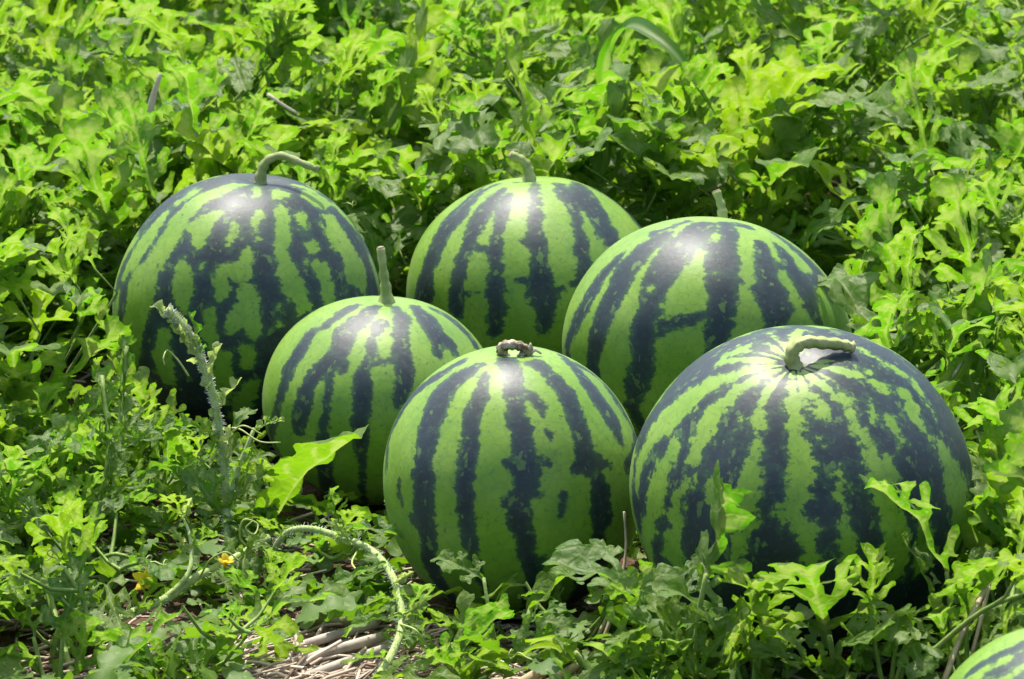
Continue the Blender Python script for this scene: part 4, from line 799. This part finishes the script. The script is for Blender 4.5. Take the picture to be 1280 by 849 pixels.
scatter(-9, 9, 3.28, 4.4, .19, lambda x, y: .21 + .09 * (y - 3.3), 14, .16, back_label, 'vine shoots close behind the melons', keep)
scatter(-9, 9, 4.4, 7.0, .36, lambda x, y: .36, 19, .20, back_label, 'vine shoots far behind the melons', keep)
scatter(-1.4, -.50, 2.75, 3.28, .16, lambda x, y: .20, 13, .14, left_label, 'vine shoots left of the dark melon', keep)
scatter(.44, 1.4, 2.2, 3.28, .17, lambda x, y: .17, 14, .13, right_label, 'vine shoots right of the biggest melon', keep)
scatter(-1.2, -.14, 2.10, 2.75, .10, lambda x, y: .075, 10, .09, low_label, 'low vine shoots at the front left', lambda x, y: not hole(x, y, -.13, 2.12, .07, .05), upright=.6)
scatter(-.2, .62, 1.92, 2.24, .095, lambda x, y: .06 + (.09 if x > .08 else 0), 10, .115, foot_label, 'low vine shoots at the front right', lambda x, y: not hole(x, y, -.13, 2.12, .07, .05) and not hole(x, y, .03, 2.08, .06, .05), upright=.6)

# ------------------------------------------------------------------ stuff: undergrowth and straw litter
def scatter_mesh(name, protos, n, place, mat, kind_label):
    Vs, Fs, A, Ve = [], [], [], []; off = 0
    P = [(np.array(v), [tuple(q) for q in f], np.array(ve)) for v, f, ve, _ in protos]
    for i in range(n):
        g = place(i)
        if g is None: continue
        p, d, nn, s = g; v, f, ve = P[i % len(P)]; M = np.array(frame_for(p, d, nn).to_3x3())
        Vs.append(v * s @ M.T + np.array(p)); Ve.append(ve); A.append(np.full(len(v), random.random())); Fs.extend([tuple(a + off for a in q) for q in f]); off += len(v)
    me = bpy.data.meshes.new(name); V = np.concatenate(Vs)
    me.from_pydata(V.tolist(), [], Fs); me.materials.append(mat); me.polygons.foreach_set('use_smooth', [True] * len(me.polygons))
    attr(me, 'vein', np.concatenate(Ve)); attr(me, 'rnd', np.concatenate(A)); me.update()
    return tag(link(name, me), kind_label, kind='stuff')
small = [leaf_blade(s, step=.10, wide=w, fold=.2, bend=.7, ruffle=.03, lobes=3, sub=False, long=lg) for s, w, lg in ((41, 1.6, .8), (42, 1.35, .9), (43, 2.0, .6))]
def weed_place(i):
    r = random
    y = 1.9 + 4.3 * r.random() ** 1.7; x = r.uniform(-.27, .27) * y * 1.25
    for h in ((-.13, 2.12, .08, .06), (.03, 2.07, .04, .03), (-.54, 2.95, .07, .15), (.60, 2.75, .06, .10)):
        if hole(x, y, *h) and r.random() < .93: return None
    p = Vector((x, y, ground_z(x, y) + abs(r.gauss(.02, .03)) + .008 + .02 * max(0, y - 3.2)))
    a = r.uniform(0, 6.3); d = Vector((math.cos(a), math.sin(a), r.gauss(.45, .45))); s = r.uniform(.024, .056) * (1 if y < 2.9 else 1.5)
    if d.z < 0: d.z *= .2
    if not leaf_ok(p, d, s): return None
    return p, d, Vector((r.gauss(0, .5), r.gauss(.5, .5), .9)), s
scatter_mesh('undergrowth', small, 10500, weed_place, WEED, 'low green weeds and small leaves covering the soil between the vines')
def straw():
    T = Tubes(); A = []
    for i in range(5200):
        y = 1.85 + 3.2 * random.random() ** 1.6; x = random.uniform(-.29, .29) * y
        if i % 4 == 0: x, y = random.gauss(-.12, .12), random.gauss(2.13, .06)
        a = random.gauss(.5, .7) if x < 0 and y < 2.3 else random.uniform(0, 3.2); L = random.uniform(.015, .07); z = ground_z(x, y) + random.uniform(.001, .012)
        d = Vector((math.cos(a), math.sin(a), random.gauss(0, .12))) * L; p = Vector((x, y, z)); m = p + d * .5 + Vector((0, 0, random.uniform(0, .006)))
        if any(((p - c).length < max(rr) * .55) for c, _, rr in ELL.values()): continue
        n0 = len(T.v); T.add([p, m, p + d], random.uniform(.0006, .0021), sides=4, cap=False); A += [random.random()] * (len(T.v) - n0)
    me = mesh('straw_litter', T.v, T.f, STRAW); attr(me, 'rnd', A)
    tag(link('straw_litter', me), 'dry straw and chaff lying on the brown soil', kind='stuff')
straw()
